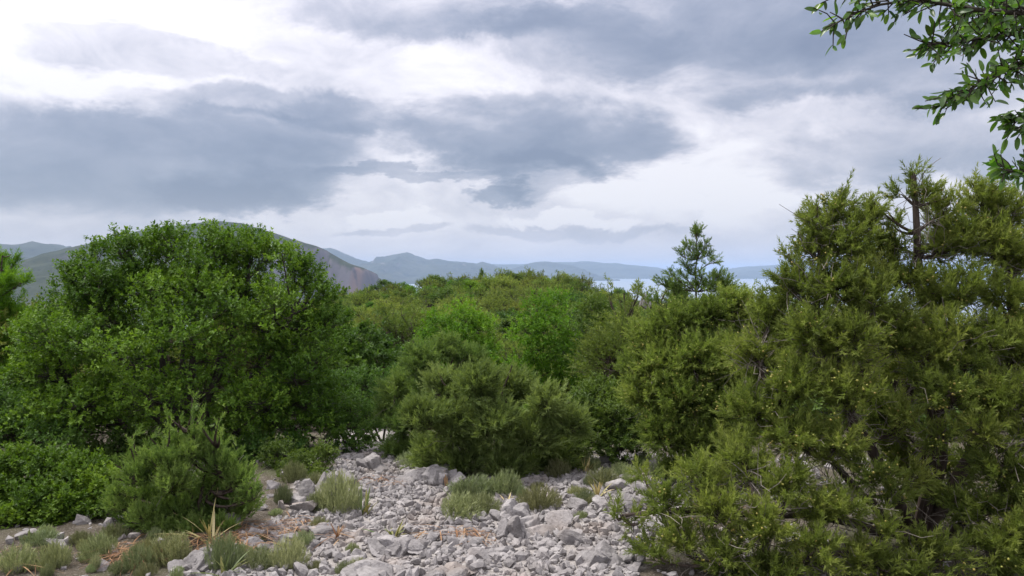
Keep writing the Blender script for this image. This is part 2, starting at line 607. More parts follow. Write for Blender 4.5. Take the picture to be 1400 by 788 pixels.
mountain('coastal_mountain', [(330, 395), (400, 352), (425, 341), (450, 341), (462, 344), (480, 352), (504, 361), (520, 357), (530, 351), (545, 349), (557, 347), (575, 353), (588, 356), (600, 355),
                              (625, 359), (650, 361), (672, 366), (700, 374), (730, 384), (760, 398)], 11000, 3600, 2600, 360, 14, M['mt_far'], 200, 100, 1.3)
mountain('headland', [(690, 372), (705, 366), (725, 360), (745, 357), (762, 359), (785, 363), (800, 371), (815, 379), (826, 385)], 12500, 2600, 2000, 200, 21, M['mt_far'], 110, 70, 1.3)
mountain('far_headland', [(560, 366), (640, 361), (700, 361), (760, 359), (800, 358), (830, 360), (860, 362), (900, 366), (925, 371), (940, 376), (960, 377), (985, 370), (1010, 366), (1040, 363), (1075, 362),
                          (1130, 366), (1200, 372), (1300, 378)], 16000, 3600, 2600, 260, 27, M['mt_far'], 160, 60, 1.3)


# ------------------------------------------------------------------ plants: shared builders
def tubes(P, Rr, sides=3):
    """P (n,k,3), Rr (n,k) -> vertices and quads of n tapered tubes"""
    n, k, _ = P.shape
    T = np.empty_like(P)
    T[:, 1:-1] = P[:, 2:] - P[:, :-2]
    T[:, 0] = P[:, 1] - P[:, 0]
    T[:, -1] = P[:, -1] - P[:, -2]
    T = unit(T)
    ref = np.where(np.abs(T[..., 2:3]) < .9, np.array((0, 0, 1.)), np.array((1., 0, 0)))
    A = unit(np.cross(T, ref))
    B = np.cross(T, A)
    ph = np.arange(sides) * 2 * math.pi / sides
    V = P[:, :, None] + Rr[:, :, None, None] * (A[:, :, None] * np.cos(ph)[:, None] + B[:, :, None] * np.sin(ph)[:, None])
    ii = np.arange(n * k * sides).reshape(n, k, sides)
    jj = np.roll(ii, -1, axis=2)
    q = np.stack([ii[:, :-1], jj[:, :-1], jj[:, 1:], ii[:, 1:]], -1).reshape(-1, 4)
    return V.reshape(-1, 3), q


def blades(P, Dr, S, k, spread, blen, bw, g, leaf=False, up=0.0, tint0=None, mid=.5):
    """k small blades or leaves round each twig end"""
    n = len(P)
    Dr = unit(Dr)
    ref = np.where(np.abs(Dr[:, 2:3]) < .9, np.array((0, 0, 1.)), np.array((1., 0, 0)))
    A = unit(np.cross(Dr, ref))
    B = np.cross(Dr, A)
    tt = g.random((n, k)) ** .8
    ph = g.random((n, k)) * 2 * math.pi
    rad = A[:, None] * np.cos(ph)[..., None] + B[:, None] * np.sin(ph)[..., None]
    base = P[:, None] + Dr[:, None] * (S[:, None] * tt)[..., None]
    d = unit(Dr[:, None] * (1 - spread) + rad * (spread * (1.15 - .6 * tt))[..., None] + g.normal(0, .14, (n, k, 3)) + np.array((0, 0, up)))
    L = S[:, None] * blen * (1.1 - .45 * tt) * (.65 + .7 * g.random((n, k)))
    wv = L * bw * (.8 + .4 * g.random((n, k)))
    if leaf:
        nr = unit(np.array((0, 0, .75)) + Dr[:, None] * .55 + rad * .2 + g.normal(0, .42, (n, k, 3)))
        W = unit(np.cross(d, nr))
        nr = np.cross(W, d)
        fold = nr * (wv * .22)[..., None]
    else:
        W = unit(np.cross(d, g.normal(0, 1, (n, k, 3))))
        fold = 0
    if not leaf:
        sw = W * (wv * .55)[..., None]
        V = np.stack([base - sw, base + sw + d * (L * .18)[..., None], base + d * L[..., None]], 2).reshape(-1, 3)
        q = np.arange(n * k * 3).reshape(-1, 3)
        if tint0 is None:
            tint0 = g.random(n)
        return V, q, np.clip(.62 * tint0[:, None] + .22 * g.random((n, k)) + .16 * tt, 0, 1).ravel()
    c = base + d * (L * mid)[..., None] + fold
    V = np.stack([base, c + W * (wv * .5)[..., None], base + d * L[..., None], c - W * (wv * .5)[..., None]], 2).reshape(-1, 3)
    q = np.arange(n * k * 4).reshape(-1, 4)
    if tint0 is None:
        tint0 = g.random(n)
    ti = np.clip(.62 * tint0[:, None] + .22 * g.random((n, k)) + .16 * tt, 0, 1).ravel()
    return V, q, ti


ICO = None


def ico():
    global ICO
    if ICO is None:
        bm = bmesh.new()
        bm.free()
        ICO = np.array([(1, 0, 0), (-1, 0, 0), (0, 1, 0), (0, -1, 0), (0, 0, 1), (0, 0, -1.)]), np.array([(0, 2, 4), (2, 1, 4), (1, 3, 4), (3, 0, 4), (2, 0, 5), (1, 2, 5), (3, 1, 5), (0, 3, 5)])
    return ICO


def scatter_mesh(V0, F0, P, S, g):
    """many copies of a small solid, joined"""
    n, nv = len(P), len(V0)
    Q = unit(g.normal(0, 1, (n, 4)))
    a, b, c, d = Q.T
    Rm = np.stack([1 - 2 * (c * c + d * d), 2 * (b * c - a * d), 2 * (b * d + a * c), 2 * (b * c + a * d), 1 - 2 * (b * b + d * d), 2 * (c * d - a * b),
                   2 * (b * d - a * c), 2 * (c * d + a * b), 1 - 2 * (b * b + c * c)], -1).reshape(n, 3, 3)
    V = np.einsum('nij,vj->nvi', Rm, V0) * np.reshape(S, (n, 1, -1)) + P[:, None]
    Fc = (F0[None] + (np.arange(n) * nv)[:, None, None]).reshape(-1, F0.shape[1])
    return V.reshape(-1, 3), Fc


def resample(pts, n):
    pts = np.asarray(pts, float)
    s = np.r_[0, np.cumsum(np.linalg.norm(np.diff(pts, axis=0), axis=1))]
    u = np.linspace(0, s[-1], n)
    # smooth a little by interpolating twice
    o = np.stack([np.interp(u, s, pts[:, i]) for i in range(3)], -1)
    for _ in range(2):
        o[1:-1] = (o[:-2] + 2 * o[1:-1] + o[2:]) / 4
    return o


def grow(g, limbs, clumps, twigs, kind='scale', spray=.12, k=36, nspray=4, spread=.55, blen=.42, bw=.14, lean=(0, 0, 0), upw=.35,
         shell=.55, twig_r=.0035, sec_r=.012, t0=.4, dead=0, bias=(.3, .1), wgt=None):
    """limbs: list of (points, r0, r1); clumps: (centre, radii). Returns wood, foliage (and spray anchor points)."""
    VV, QQ, off = [], [], 0
    S = []
    for pts, r0, r1 in limbs:
        p = resample(pts, 14)
        p[1:-1] += g.normal(0, .012, (12, 3)) * min(1.0, r0 / .03)
        v, qd = tubes(p[None], np.linspace(r0, r1, 14)[None], 6)
        VV.append(v); QQ.append(qd + off); off += len(v)
        S.append(p)
    S = np.concatenate(S)
    C = np.array([c for c, r in clumps])
    Rc = np.array([np.broadcast_to(r, 3) for c, r in clumps])
    # secondary branches: from a limb into each clump
    dd = np.linalg.norm(C[:, None] - S[None], axis=2) + 0.8 * np.maximum(0, S[None, :, 2] - C[:, None, 2] + .15)
    root = S[np.argmin(dd, axis=1)]
    n = len(C)
    u = np.linspace(0, 1, 7)[None, :, None]
    end = C + unit(C - root) * Rc.min(1)[:, None] * .3
    ctrl = (root + end) / 2 + g.normal(0, .10, (n, 3)) * np.linalg.norm(end - root, axis=1)[:, None] + np.array((0, 0, -.05)) + np.array(lean) * -.1
    sec = root[:, None] * (1 - u) ** 2 + 2 * ctrl[:, None] * u * (1 - u) + end[:, None] * u ** 2
    v, qd = tubes(sec, np.linspace(sec_r, twig_r * 1.2, 7)[None].repeat(n, 0), 5)
    VV.append(v); QQ.append(qd + off); off += len(v)
    # twigs
    vol = Rc.prod(1) ** (2 / 3)
    if wgt is not None:
        vol = vol * wgt
    cnt = np.maximum(1, (twigs * vol / vol.sum()).astype(int))
    ci = np.repeat(np.arange(n), cnt)
    nt = len(ci)
    outw = unit(C - C.mean(0))[ci]
    dv = unit(g.normal(0, 1, (nt, 3)) + np.array((0, 0, bias[0])) + outw * bias[1])
    rr = (shell ** 3 + (1 - shell ** 3) * g.random(nt)) ** (1 / 3)
    tip = C[ci] + dv * Rc[ci] * rr[:, None]
    tip = tip + np.array(lean) * (Rc[ci].mean(1) * .4)[:, None]
    pk = g.integers(2, 7, nt)
    rt = sec[ci, pk]
    ctrl = (rt + tip) / 2 + g.normal(0, .07, (nt, 3)) * np.linalg.norm(tip - rt, axis=1)[:, None] - np.array((0, 0, .12)) * np.linalg.norm(tip - rt, axis=1)[:, None]
    u5 = np.linspace(0, 1, 4)[None, :, None]
    tw = rt[:, None] * (1 - u5) ** 2 + 2 * ctrl[:, None] * u5 * (1 - u5) + tip[:, None] * u5 ** 2
    tws = tw[::2] if kind == 'leaf' else tw
    v, qd = tubes(tws, np.linspace(twig_r, twig_r * .35, 4)[None].repeat(len(tws), 0), 3)
    VV.append(v); QQ.append(qd + off); off += len(v)
    wood = (np.concatenate(VV), np.concatenate(QQ))
    # foliage
    us = np.linspace(t0, 1, nspray)[None, :, None] + g.uniform(-.05, .05, (nt, nspray, 1))
    us = np.clip(us, 0, 1)
    Pp = rt[:, None] * (1 - us) ** 2 + 2 * ctrl[:, None] * us * (1 - us) + tip[:, None] * us ** 2
    Tn = unit(2 * (ctrl - rt)[:, None] * (1 - us) + 2 * (tip - ctrl)[:, None] * us)
    Dd = unit(.55 * Tn + .45 * dv[:, None] + np.array((0, 0, upw)) + .6 * np.array(lean) + g.normal(0, .38, (nt, nspray, 3)))
    ctint = g.random(n)
    ti = np.clip(.55 * ctint[ci] + .45 * g.random(nt), 0, 1)
    ti = np.repeat(ti[:, None], nspray, 1).ravel()
    Pp, Dd = Pp.reshape(-1, 3), Dd.reshape(-1, 3)
    Ss = spray * g.uniform(.7, 1.25, len(Pp))
    fol = blades(Pp, Dd, Ss, k, spread, blen, bw, g, kind == 'leaf', .12 if kind == 'leaf' else 0.0, ti)
    deadw = None
    if dead:
        j = g.integers(0, nt, dead)
        st = sec[ci[j], g.integers(0, 5, dead)]
        en = st + unit(g.normal(0, 1, (dead, 3))) * g.uniform(.08, .34, (dead, 1))
        mid = (st + en) / 2 + g.normal(0, .03, (dead, 3))
        tw = np.stack([st, (st + mid) / 2 + g.normal(0, .008, (dead, 3)), mid, (mid + en) / 2 + g.normal(0, .012, (dead, 3)), en], 1)
        deadw = tubes(tw, np.linspace(.0036, .0014, 5)[None].repeat(dead, 0), 3)
    return wood, fol, (Pp, Dd, Ss), deadw


def plant(name, loc, label, cat, wood, fol, wmat, fmat, group=None, wood_name='branches', fol_name='crown', anchors=None, berries=0, deadw=None, g=None):
    loc = np.array(loc, float)
    root = empty(name, loc, label, cat, group)
    link(wood_name, mesh_np(wood_name, wood[0] - loc, wood[1], smooth=True), wmat, root)
    link(fol_name, mesh_np(fol_name, fol[0] - loc, fol[1], fol[2]), fmat, root)
    if deadw is not None:
        link('dead_twigs', mesh_np('dead_twigs', deadw[0] - loc, deadw[1]), M['dead'], root)['kind'] = 'stuff'
    if berries:
        Pp, Dd, Ss = anchors
        cl = g.choice(len(Pp), berries // 6)
        j = np.repeat(cl, 6)
        q = Pp[j] + Dd[j] * (Ss[j] * g.uniform(.3, .95, len(j)))[:, None] + g.normal(0, .022, (len(j), 3))
        v, f = scatter_mesh(*ico(), q, g.uniform(.006, .0095, len(j)), g)
        o = link('cones', mesh_np('cones', v - loc, f, np.repeat(g.random(len(j)), 8), True), M['berry'], root)
        o['kind'] = 'stuff'
    return root


def clump_px(lst, depth=1.15):
    """clumps given as bearing, distance and size"""
    o = []
    for px, py, d, r in lst:
        rw = r / F * d
        o.append((at(px, py, d), np.array((rw, rw * depth, rw * .85))))
    return o


def base_pt(px, d):
    v = ray(px, 394)
    x = v[0] * d / v[1]
    return np.array((x, d, float(gz(x, d))))


# ------------------------------------------------------------------ big evergreen oak on the left
g = np.random.default_rng(101)
DL = 9.2
b0 = base_pt(250, DL)
limbs = []
for px, py, dd in ((130, 430, 9.0), (200, 380, 9.3), (270, 370, 9.0), (340, 380, 9.4), (400, 430, 9.1), (90, 520, 8.8), (420, 520, 8.8), (250, 440, 8.5), (320, 420, 10), (180, 430, 10)):
    e = at(px, py, dd)
    limbs.append(([b0 + np.array((g.uniform(-.15, .15), g.uniform(-.15, .15), -.05)), b0 * .65 + e * .35 + np.array((0, 0, -.15)), e], .055, .018))
cl = []
c0 = at(247, 522, DL)
rx, rzt = 208 / F * DL, 182 / F * DL
i = 0
while len(cl) < 62:
    dv = unit(g.normal(0, 1, 3))
    if dv[2] < -.45 or dv[1] > .75:
        continue
    s = .66 + .26 * g.random()
    c = c0 + dv * np.array((rx * s, 1.75 * s, rzt * s))
    if any(np.linalg.norm(c - q[0]) < .40 for q in cl):
        i += 1
        if i < 4000:
            continue
    r = g.uniform(.30, .46)
    cl.append((c, np.array((r * 1.1, r, r * .72))))
for px, py, r in ((190, 385, 62), (260, 375, 62), (330, 385, 62), (380, 420, 58), (130, 410, 56), (225, 350, 45), (300, 352, 45), (100, 375, 34), (75, 410, 34), (48, 450, 32), (150, 450, 75), (240, 430, 80), (330, 440, 80), (400, 480, 70), (90, 500, 66), (180, 540, 80), (280, 540, 85), (370, 560, 75), (100, 580, 60), (200, 600, 60), (310, 610, 60), (165, 345, 42), (240, 335, 40), (300, 340, 45), (360, 352, 42), (110, 385, 42), (60, 440, 40), (55, 500, 42), (420, 400, 42), (440, 470, 40), (445, 540, 42), (130, 350, 34), (205, 335, 30), (335, 338, 34), (395, 365, 36),
                   (60, 560, 38), (430, 590, 40), (412, 370, 34), (435, 400, 34), (448, 440, 32), (40, 470, 34), (155, 322, 18), (225, 318, 20), (290, 318, 22), (345, 322, 22), (385, 345, 24)):
    cl += clump_px([(247 + (px - 247) * (.95 if px < 247 else 1.01), py + 8, DL + g.uniform(-.5, .5), r)])
wood, fol, anc, dw = grow(g, limbs, cl, 6400, 'leaf', .094, 11, 3, .72, .46, .50, (0, 0, 0), .5, .58, .004, .014, .58, 0, (.85, .4), np.where(np.array([r.max() for c, r in cl]) > .5, .42, 1.0))
plant('evergreen_oak', b0, 'large rounded dense bright green broadleaf tree with dark hollow base beside the path', 'tree', wood, fol, M['oak_bark'], M['oak'], wood_name='trunk')

# ------------------------------------------------------------------ junipers
def juniper(name, px, d, label, limbs, clumps, twigs, seed, mat='juniper', berries=0, dead=0, lean=(0, 0, 0), spray=.11, k=34, nspray=4, group=None, upw=.35, spread=.55, lr=.03, bw=.13, blen=.42, shell=.5):
    g = np.random.default_rng(seed)
    b = base_pt(px, d)
    L = []
    clumps = [(p_, q_, d_, max(r_ * .45, r_ - .45 * spray * F / d_)) for p_, q_, d_, r_ in clumps]
    for pts in limbs:
        r0 = lr
        if isinstance(pts[0], float):
            r0, pts = pts[0], pts[1:]
        L.append(([b + np.array((g.uniform(-.05, .05), 0, -.05))] + [at(*p) for p in pts], r0, r0 * .3))
    wood, fol, anc, dw = grow(g, L, clump_px(clumps), twigs, 'scale', spray, k, nspray, spread, blen, bw, lean, upw, shell, .0034, .013, .35, dead)
    return plant(name, b, label, 'tree' if name.endswith('tree') else 'shrub', wood, fol, M['bark'], M[mat], group, 'branches', 'crown', anc, berries, dw, g)


# the large juniper on the right
big = [(1215, 330, 5.2, 28), (1280, 345, 5.2, 30), (1240, 385, 5.1, 36), (1278, 405, 5.0, 34), (1222, 308, 5.2, 16), (1285, 312, 5.3, 24), (1225, 470, 4.9, 36), (1180, 380, 5.0, 36), (1340, 310, 5.3, 36), (1080, 350, 5.2, 20), (1075, 385, 5.2, 26), (1250, 236, 5.2, 13), (1152, 262, 5.2, 14), (1190, 272, 5.2, 14), (1118, 284, 5.2, 13), (1330, 252, 5.3, 14), (1300, 268, 5.3, 13), (1365, 262, 5.3, 15), (1395, 268, 5.3, 18), (1092, 320, 5.2, 13), (1215, 290, 5.2, 14), (1250, 248, 5.2, 22), (1235, 268, 5.25, 22), (1272, 262, 5.2, 22), (1120, 308, 5.2, 36), (1153, 282, 5.2, 30), (1185, 300, 5.2, 36), (1160, 330, 5.1, 44), (1112, 345, 5.2, 36),
       (1292, 290, 5.3, 34), (1335, 275, 5.3, 36), (1372, 292, 5.3, 40), (1310, 330, 5.2, 44), (1360, 340, 5.2, 50), (1405, 350, 5.2, 50), (1200, 350, 5.3, 38), (1095, 395, 5.1, 38), (1140, 392, 5.0, 46),
       (1190, 410, 4.9, 44), (1310, 395, 5.0, 48), (1375, 410, 5.0, 50), (1060, 430, 5.2, 40), (1105, 455, 4.9, 50), (1165, 465, 4.8, 50), (1290, 460, 4.8, 46), (1345, 470, 4.8, 52), (1405, 480, 4.8, 54),
       (1040, 490, 5.1, 48), (1095, 525, 4.8, 52), (1160, 535, 4.7, 50), (1235, 500, 5.2, 40), (1300, 540, 4.6, 44), (1370, 550, 4.6, 56), (1420, 590, 4.6, 60), (1030, 560, 4.9, 50), (1085, 595, 4.7, 52), (1145, 610, 4.6, 48),
       (1010, 625, 4.7, 46), (1075, 660, 4.5, 46), (1365, 640, 4.5, 50), (1410, 690, 4.4, 56), (1150, 690, 4.4, 40), (955, 655, 4.6, 40), (915, 690, 4.5, 36), (985, 705, 4.4, 46), (1050, 725, 4.3, 50), (1110, 755, 4.25, 46),
       (930, 735, 4.4, 40), (990, 765, 4.3, 46), (1180, 770, 4.3, 40), (1060, 800, 4.2, 50), (1270, 790, 4.2, 40), (1360, 760, 4.3, 44), (1310, 640, 5.3, 40), (1220, 620, 5.4, 46), (1270, 690, 5.4, 40), (1195, 560, 5.4, 46),
       (870, 715, 4.5, 26), (845, 705, 4.55, 20), (890, 755, 4.4, 30), (1400, 780, 4.2, 44), (1215, 720, 4.35, 30), (1330, 590, 4.5, 34), (1240, 570, 4.7, 34), (1300, 690, 4.6, 36), (1250, 655, 4.6, 30), (1190, 650, 4.5, 34), (1340, 700, 4.5, 40), (1260, 740, 4.4, 30), (1300, 760, 4.3, 34), (1225, 680, 4.5, 26), (1120, 700, 4.4, 36), (880, 650, 4.8, 22), (1210, 780, 4.25, 30), (1390, 730, 4.3, 44), (1270, 480, 4.8, 36), (1230, 440, 4.9, 34), (1285, 600, 4.6, 30), (1260, 520, 4.7, 30), (1320, 500, 4.7, 34)]
juniper('juniper_tree', 1262, 5.15, 'tall olive green juniper with bare leader poking through its top and yellowish cones',
        [(.055, (1290, 600, 5.2), (1268, 430, 5.2), (1253, 330, 5.2), (1249, 240, 5.2)), (.045, (1215, 660, 4.9), (1160, 560, 4.9), (1110, 440, 5), (1120, 320, 5.2)),
         (.040, (1180, 715, 4.6), (1060, 700, 4.4), (930, 700, 4.5), (850, 706, 4.55)), (.05, (1340, 600, 5), (1385, 450, 5.1), (1370, 320, 5.3)), (.035, (1150, 650, 4.7), (1050, 560, 4.9), (1040, 470, 5.1)),
         (.035, (1320, 720, 4.6), (1400, 650, 4.5), (1440, 560, 4.6)), (.03, (1180, 760, 4.4), (1080, 770, 4.3), (980, 770, 4.3)), (.03, (1270, 520, 5.0), (1200, 425, 5.0), (1130, 400, 5.0)),
         (.025, (1285, 560, 4.9), (1340, 470, 4.8))],
        big, 2900, 202, 'juniper', 3000, 2300, (0, 0, 0), .105, 30, 5, None, .5, .46, .03, .155, .38, .3)

midj = [(960, 420, 7.0, 40), (1005, 410, 7.0, 36), (920, 430, 7.0, 38), (885, 450, 7.0, 36), (1040, 440, 7, 36), (900, 490, 6.8, 44), (950, 480, 6.7, 48), (1000, 480, 6.7, 46), (880, 535, 6.8, 40), (930, 545, 6.6, 48), (985, 550, 6.6, 46),
        (905, 590, 6.6, 42), (955, 605, 6.5, 42), (1010, 590, 6.6, 40), (930, 635, 6.5, 30), (865, 500, 6.9, 28), (980, 640, 6.4, 34)]
juniper('juniper_shrub', 985, 7.0, 'broad olive juniper thicket below the pointed young conifer', [((960, 560, 6.9), (930, 470, 6.9)), ((1000, 540, 7), (1000, 430, 7)), ((930, 600, 6.7), (885, 520, 6.8)), ((1020, 560, 7), (1045, 450, 7))],
        [(a_, b_ + (14 if b_ < 500 else 4), c_, d_) for a_, b_, c_, d_ in midj], 1450, 203, 'juniper', 1400, 350, (0, 0, 0), .115, 27, 4, None, .45, .48, .03, .19, .38, .3)

# young pointed conifer
g = np.random.default_rng(204)
dC = 11.0
b = base_pt(952, dC)
top = at(951, 308, dC)
limbs = [([b, b * .5 + top * .5 + np.array((.02, 0, 0)), top], .035, .005)]
wt_, fl_, q_ = [], [], 0
cl = []
for hpx, half in ((324, 7), (337, 13), (350, 20), (364, 27), (379, 34), (395, 42), (413, 50), (440, 60), (465, 70)):
    for s in np.linspace(-1, 1, 6 if half > 30 else 4) + g.uniform(-.12, .12, 6 if half > 30 else 4):
        if abs(s) < .12 or g.random() < .12:
            continue
        cl.append((at(951 + s * half * g.uniform(.75, 1.1), hpx - abs(s) * 4 + g.uniform(-5, 5), dC + g.uniform(-.5, .5) * half / 60), np.array((.060, .075, .036)) * (1 + half / 90)))
cl += clump_px([(951, 314, dC, 5), (925, 400, dC, 16), (990, 392, dC, 18), (1002, 405, dC, 16), (905, 388, dC, 8)])
wood, fol, anc, dw = grow(g, limbs, cl, 740, 'scale', .095, 26, 3, .42, .42, .17, (0, 0, 0), .35, .3, .003, .008, .3)
plant('young_conifer', b, 'slender pointed young conifer standing up against the sea and sky', 'tree', wood, fol, M['bark'], M['juniper_blue'], wood_name='trunk')

# feathery juniper bush in the middle of the clearing's far edge
cj = []
g = np.random.default_rng(205)
for px, py, r in ((600, 510, 32), (650, 505, 34), (700, 510, 32), (745, 530, 32), (780, 560, 30), (575, 550, 32), (620, 560, 40), (675, 560, 42), (730, 575, 40), (770, 600, 30), (585, 600, 34), (635, 610, 38), (690, 615, 40), (745, 615, 34), (600, 640, 20), (660, 648, 22), (715, 648, 22)):
    cj.append((px, py + 25, 7.3 + g.uniform(-.35, .25), r))
juniper('juniper_bush', 680, 7.4, 'feathery olive juniper bush at the far edge of the rubble, plumes leaning one way', [((640, 570, 7.4), (600, 510, 7.4)), ((680, 560, 7.3), (700, 500, 7.3)), ((720, 580, 7.3), (780, 550, 7.3)), ((630, 610, 7.2), (575, 560, 7.2))],
        cj, 1150, 206, 'juniper_grey', 0, 60, (.35, 0, .2), .15, 30, 4, None, .6, .42, .022, .15, .40)

# fuller greyish juniper between the path and the feathery bush
cj = [(px, py, 8.6 + g.uniform(-.3, .3), r) for px, py, r in ((575, 495, 30), (610, 480, 26), (545, 535, 30), (590, 540, 36), (555, 580, 32), (540, 615, 26), (575, 620, 30), (640, 490, 24), (530, 560, 22))]
juniper('juniper_bush', 570, 8.7, 'dull grey green juniper bush rising where the stony path disappears', [((560, 560, 8.6), (575, 490, 8.6)), ((590, 560, 8.6), (620, 490, 8.6)), ((550, 600, 8.6), (540, 540, 8.6))],
        cj, 620, 207, 'juniper_blue', 0, 40, (.12, 0, .1), .13, 30, 4, None, .4)

# pointed juniper shrub in front of the oak
cj = [(px, py, 5.3 + g.uniform(-.2, .2), r) for px, py, r in ((255, 625, 28), (215, 640, 26), (300, 640, 26), (185, 655, 24), (330, 655, 22), (240, 660, 34), (290, 665, 34), (200, 680, 30), (325, 685, 28), (165, 685, 26),
      (240, 700, 34), (290, 705, 32), (200, 710, 28), (340, 700, 22), (155, 705, 20), (265, 730, 26), (225, 730, 24), (255, 680, 36), (180, 725, 20), (310, 725, 22))]
for px, y0, y1 in ((262, 545, 620), (230, 568, 630), (298, 572, 630), (182, 596, 650), (325, 612, 655), (246, 575, 625), (280, 566, 625), (205, 600, 640), (345, 640, 680), (160, 635, 690)):
    for u in np.linspace(0, 1, 4):
        cj.append((px + g.uniform(-3, 3), y0 + (y1 - y0) * u, 5.25 + g.uniform(-.18, .12), 5 + 15 * u))
juniper('juniper_shrub', 255, 5.35, 'compact green juniper shrub with several pointed tops in front of the rounded tree', [((255, 650, 5.3), (260, 590, 5.3)), ((225, 670, 5.3), (195, 635, 5.3)), ((290, 670, 5.3), (310, 635, 5.3)), ((230, 655, 5.25), (230, 610, 5.25)), ((280, 655, 5.3), (296, 610, 5.3))],
        cj, 1500, 208, 'juniper_light', 0, 40, (0, 0, .1), .08, 24, 4, None, 1.0, .40, .018, .17, .38, .3)

# juniper at the left edge
cj = [(px + 10, py - 4, 12 + g.uniform(-.4, .4), r) for px, py, r in ((-10, 372, 22), (8, 365, 14), (-5, 395, 26), (18, 392, 16), (-15, 430, 36), (10, 440, 26), (0, 480, 34), (15, 510, 26), (-5, 550, 34), (5, 352, 6), (-30, 360, 25), (-40, 410, 40), (-50, 480, 40))]
juniper('juniper_tree', -10, 12, 'pale green juniper standing left of the large rounded tree', [((-8, 480, 12), (-2, 400, 12), (3, 350, 12)), ((-15, 500, 12), (-40, 400, 12))], cj, 800, 209, 'mastic', 0, 0, (0, 0, .15), .16, 30, 4, None, .6)


# ------------------------------------------------------------------ broadleaf shrubs in the near ring
def leafy(name, px, d, label, clumps, twigs, seed, mat='mastic', group=None, spray=.08, k=8, leaf_w=.46):
    g = np.random.default_rng(seed)
    b = base_pt(px, d)
    C = clump_px(clumps)
    L = []
    for c, r in C[::2]:
        L.append(([b + np.array((g.uniform(-.06, .06), g.uniform(-.06, .06), -.04)), b * .5 + c * .5 + g.normal(0, .04, 3), c], .018, .007))
    wood, fol, anc, dw = grow(g, L, C, twigs, 'leaf', spray, k, 3, .7, .46, leaf_w, (0, 0, 0), .5, .4, .003, .008, .55)
    return plant(name, b, label, 'shrub', wood, fol, M['oak_bark'], M[mat], group)


leafy('mastic_shrub', 60, 6.0, 'low bright green leafy shrub spreading left of the pointed juniper shrub',
      [(20, 640, 6.0, 30), (65, 645, 6.0, 32), (110, 650, 5.9, 32), (140, 665, 5.8, 26), (0, 680, 5.8, 34), (50, 690, 5.7, 36), (100, 690, 5.7, 34), (140, 690, 5.7, 24), (-30, 660, 5.9, 36), (10, 715, 5.5, 26), (70, 715, 5.6, 24)], 1500, 301, 'oak')
leafy('dark_shrub', 835, 8.0, 'very dark green leafy shrub tucked behind the feathery juniper',
      [(800, 560, 8, 34), (840, 570, 7.9, 36), (870, 590, 7.8, 32), (810, 600, 7.8, 34), (850, 612, 7.7, 30), (780, 590, 8, 28), (820, 540, 8.2, 28), (860, 545, 8.2, 26)], 1000, 302, 'dark_leaf')
leafy('path_shrub', 430, 7.4, 'small dark shrub on the left bank of the stony path', [(410, 640, 7.4, 24), (440, 625, 7.5, 20), (400, 660, 7.2, 22), (430, 655, 7.2, 20), (380, 625, 7.6, 26)], 420, 303, 'dark_leaf', None, .07)
leafy('path_shrub', 490, 9.4, 'small green shrub overhanging the bend of the stony path', [(470, 603, 9.0, 20), (498, 606, 9.0, 16), (480, 560, 9.4, 28), (505, 570, 9.3, 24), (470, 585, 9.2, 24), (500, 590, 9.1, 18), (455, 565, 9.6, 26)], 420, 304, 'dark_leaf', None, .08)
leafy('path_shrub', 30, 8.0, 'dark leafy undergrowth shrub below the pale juniper', [(20, 590, 8, 40), (60, 600, 7.8, 34), (0, 560, 8.2, 40), (-30, 600, 8, 40), (90, 610, 7.6, 26)], 600, 305, 'dark_leaf')
leafy('path_shrub', 330, 8.2, 'dark undergrowth shrub at the foot of the large rounded tree', [(300, 630, 8.2, 34), (350, 625, 8.2, 36), (395, 620, 8.3, 30), (330, 655, 7.9, 28), (370, 650, 8.0, 26)], 700, 311, 'dark_leaf')
leafy('path_shrub', 170, 8.2, 'dark undergrowth shrub between the low bright shrub and the large rounded tree', [(120, 625, 8.2, 36), (170, 620, 8.2, 36), (215, 615, 8.2, 34), (150, 645, 7.9, 30)], 600, 312, 'dark_leaf')
leafy('path_shrub', 520, 10.5, 'green shrub closing the far end of the narrow path', [(500, 530, 10.6, 34), (530, 545, 10.4, 30), (470, 530, 10.8, 34), (515, 565, 10.2, 26), (545, 520, 10.8, 26)], 600, 313, 'dark_leaf', None, .09)
leafy('mastic_shrub', 620, 17.0, 'rounded bright green leafy tree in the hollow behind the feathery juniper',
      [(600, 450, 17, 30), (630, 438, 17, 30), (655, 452, 17, 28), (590, 475, 16.8, 28), (625, 470, 16.6, 34), (660, 478, 16.8, 28), (610, 500, 16.6, 30), (645, 505, 16.6, 30), (620, 530, 17, 34), (660, 520, 17, 30)], 900, 306, 'mastic', None, .14)
leafy('mastic_shrub', 745, 18.0, 'light green leafy tree with uneven crown beside a blue green shrub',
      [(735, 425, 18, 30), (760, 415, 18.3, 26), (720, 455, 17.7, 30), (755, 450, 17.6, 32), (785, 460, 17.8, 28), (735, 480, 17.6, 30), (770, 485, 17.6, 30), (745, 512, 17.8, 34), (785, 510, 18, 30), (715, 500, 18, 28)], 900, 307, 'mastic', None, .14)
leafy('mastic_shrub', 815, 16.0, 'upright dense blue green shrub behind the broad juniper thicket',
      [(810, 425, 16, 26), (835, 435, 16, 24), (800, 450, 15.8, 26), (828, 465, 15.8, 28), (815, 495, 15.8, 30), (840, 500, 15.8, 26), (820, 530, 16, 30)], 700, 308, 'dark_leaf', None, .13)


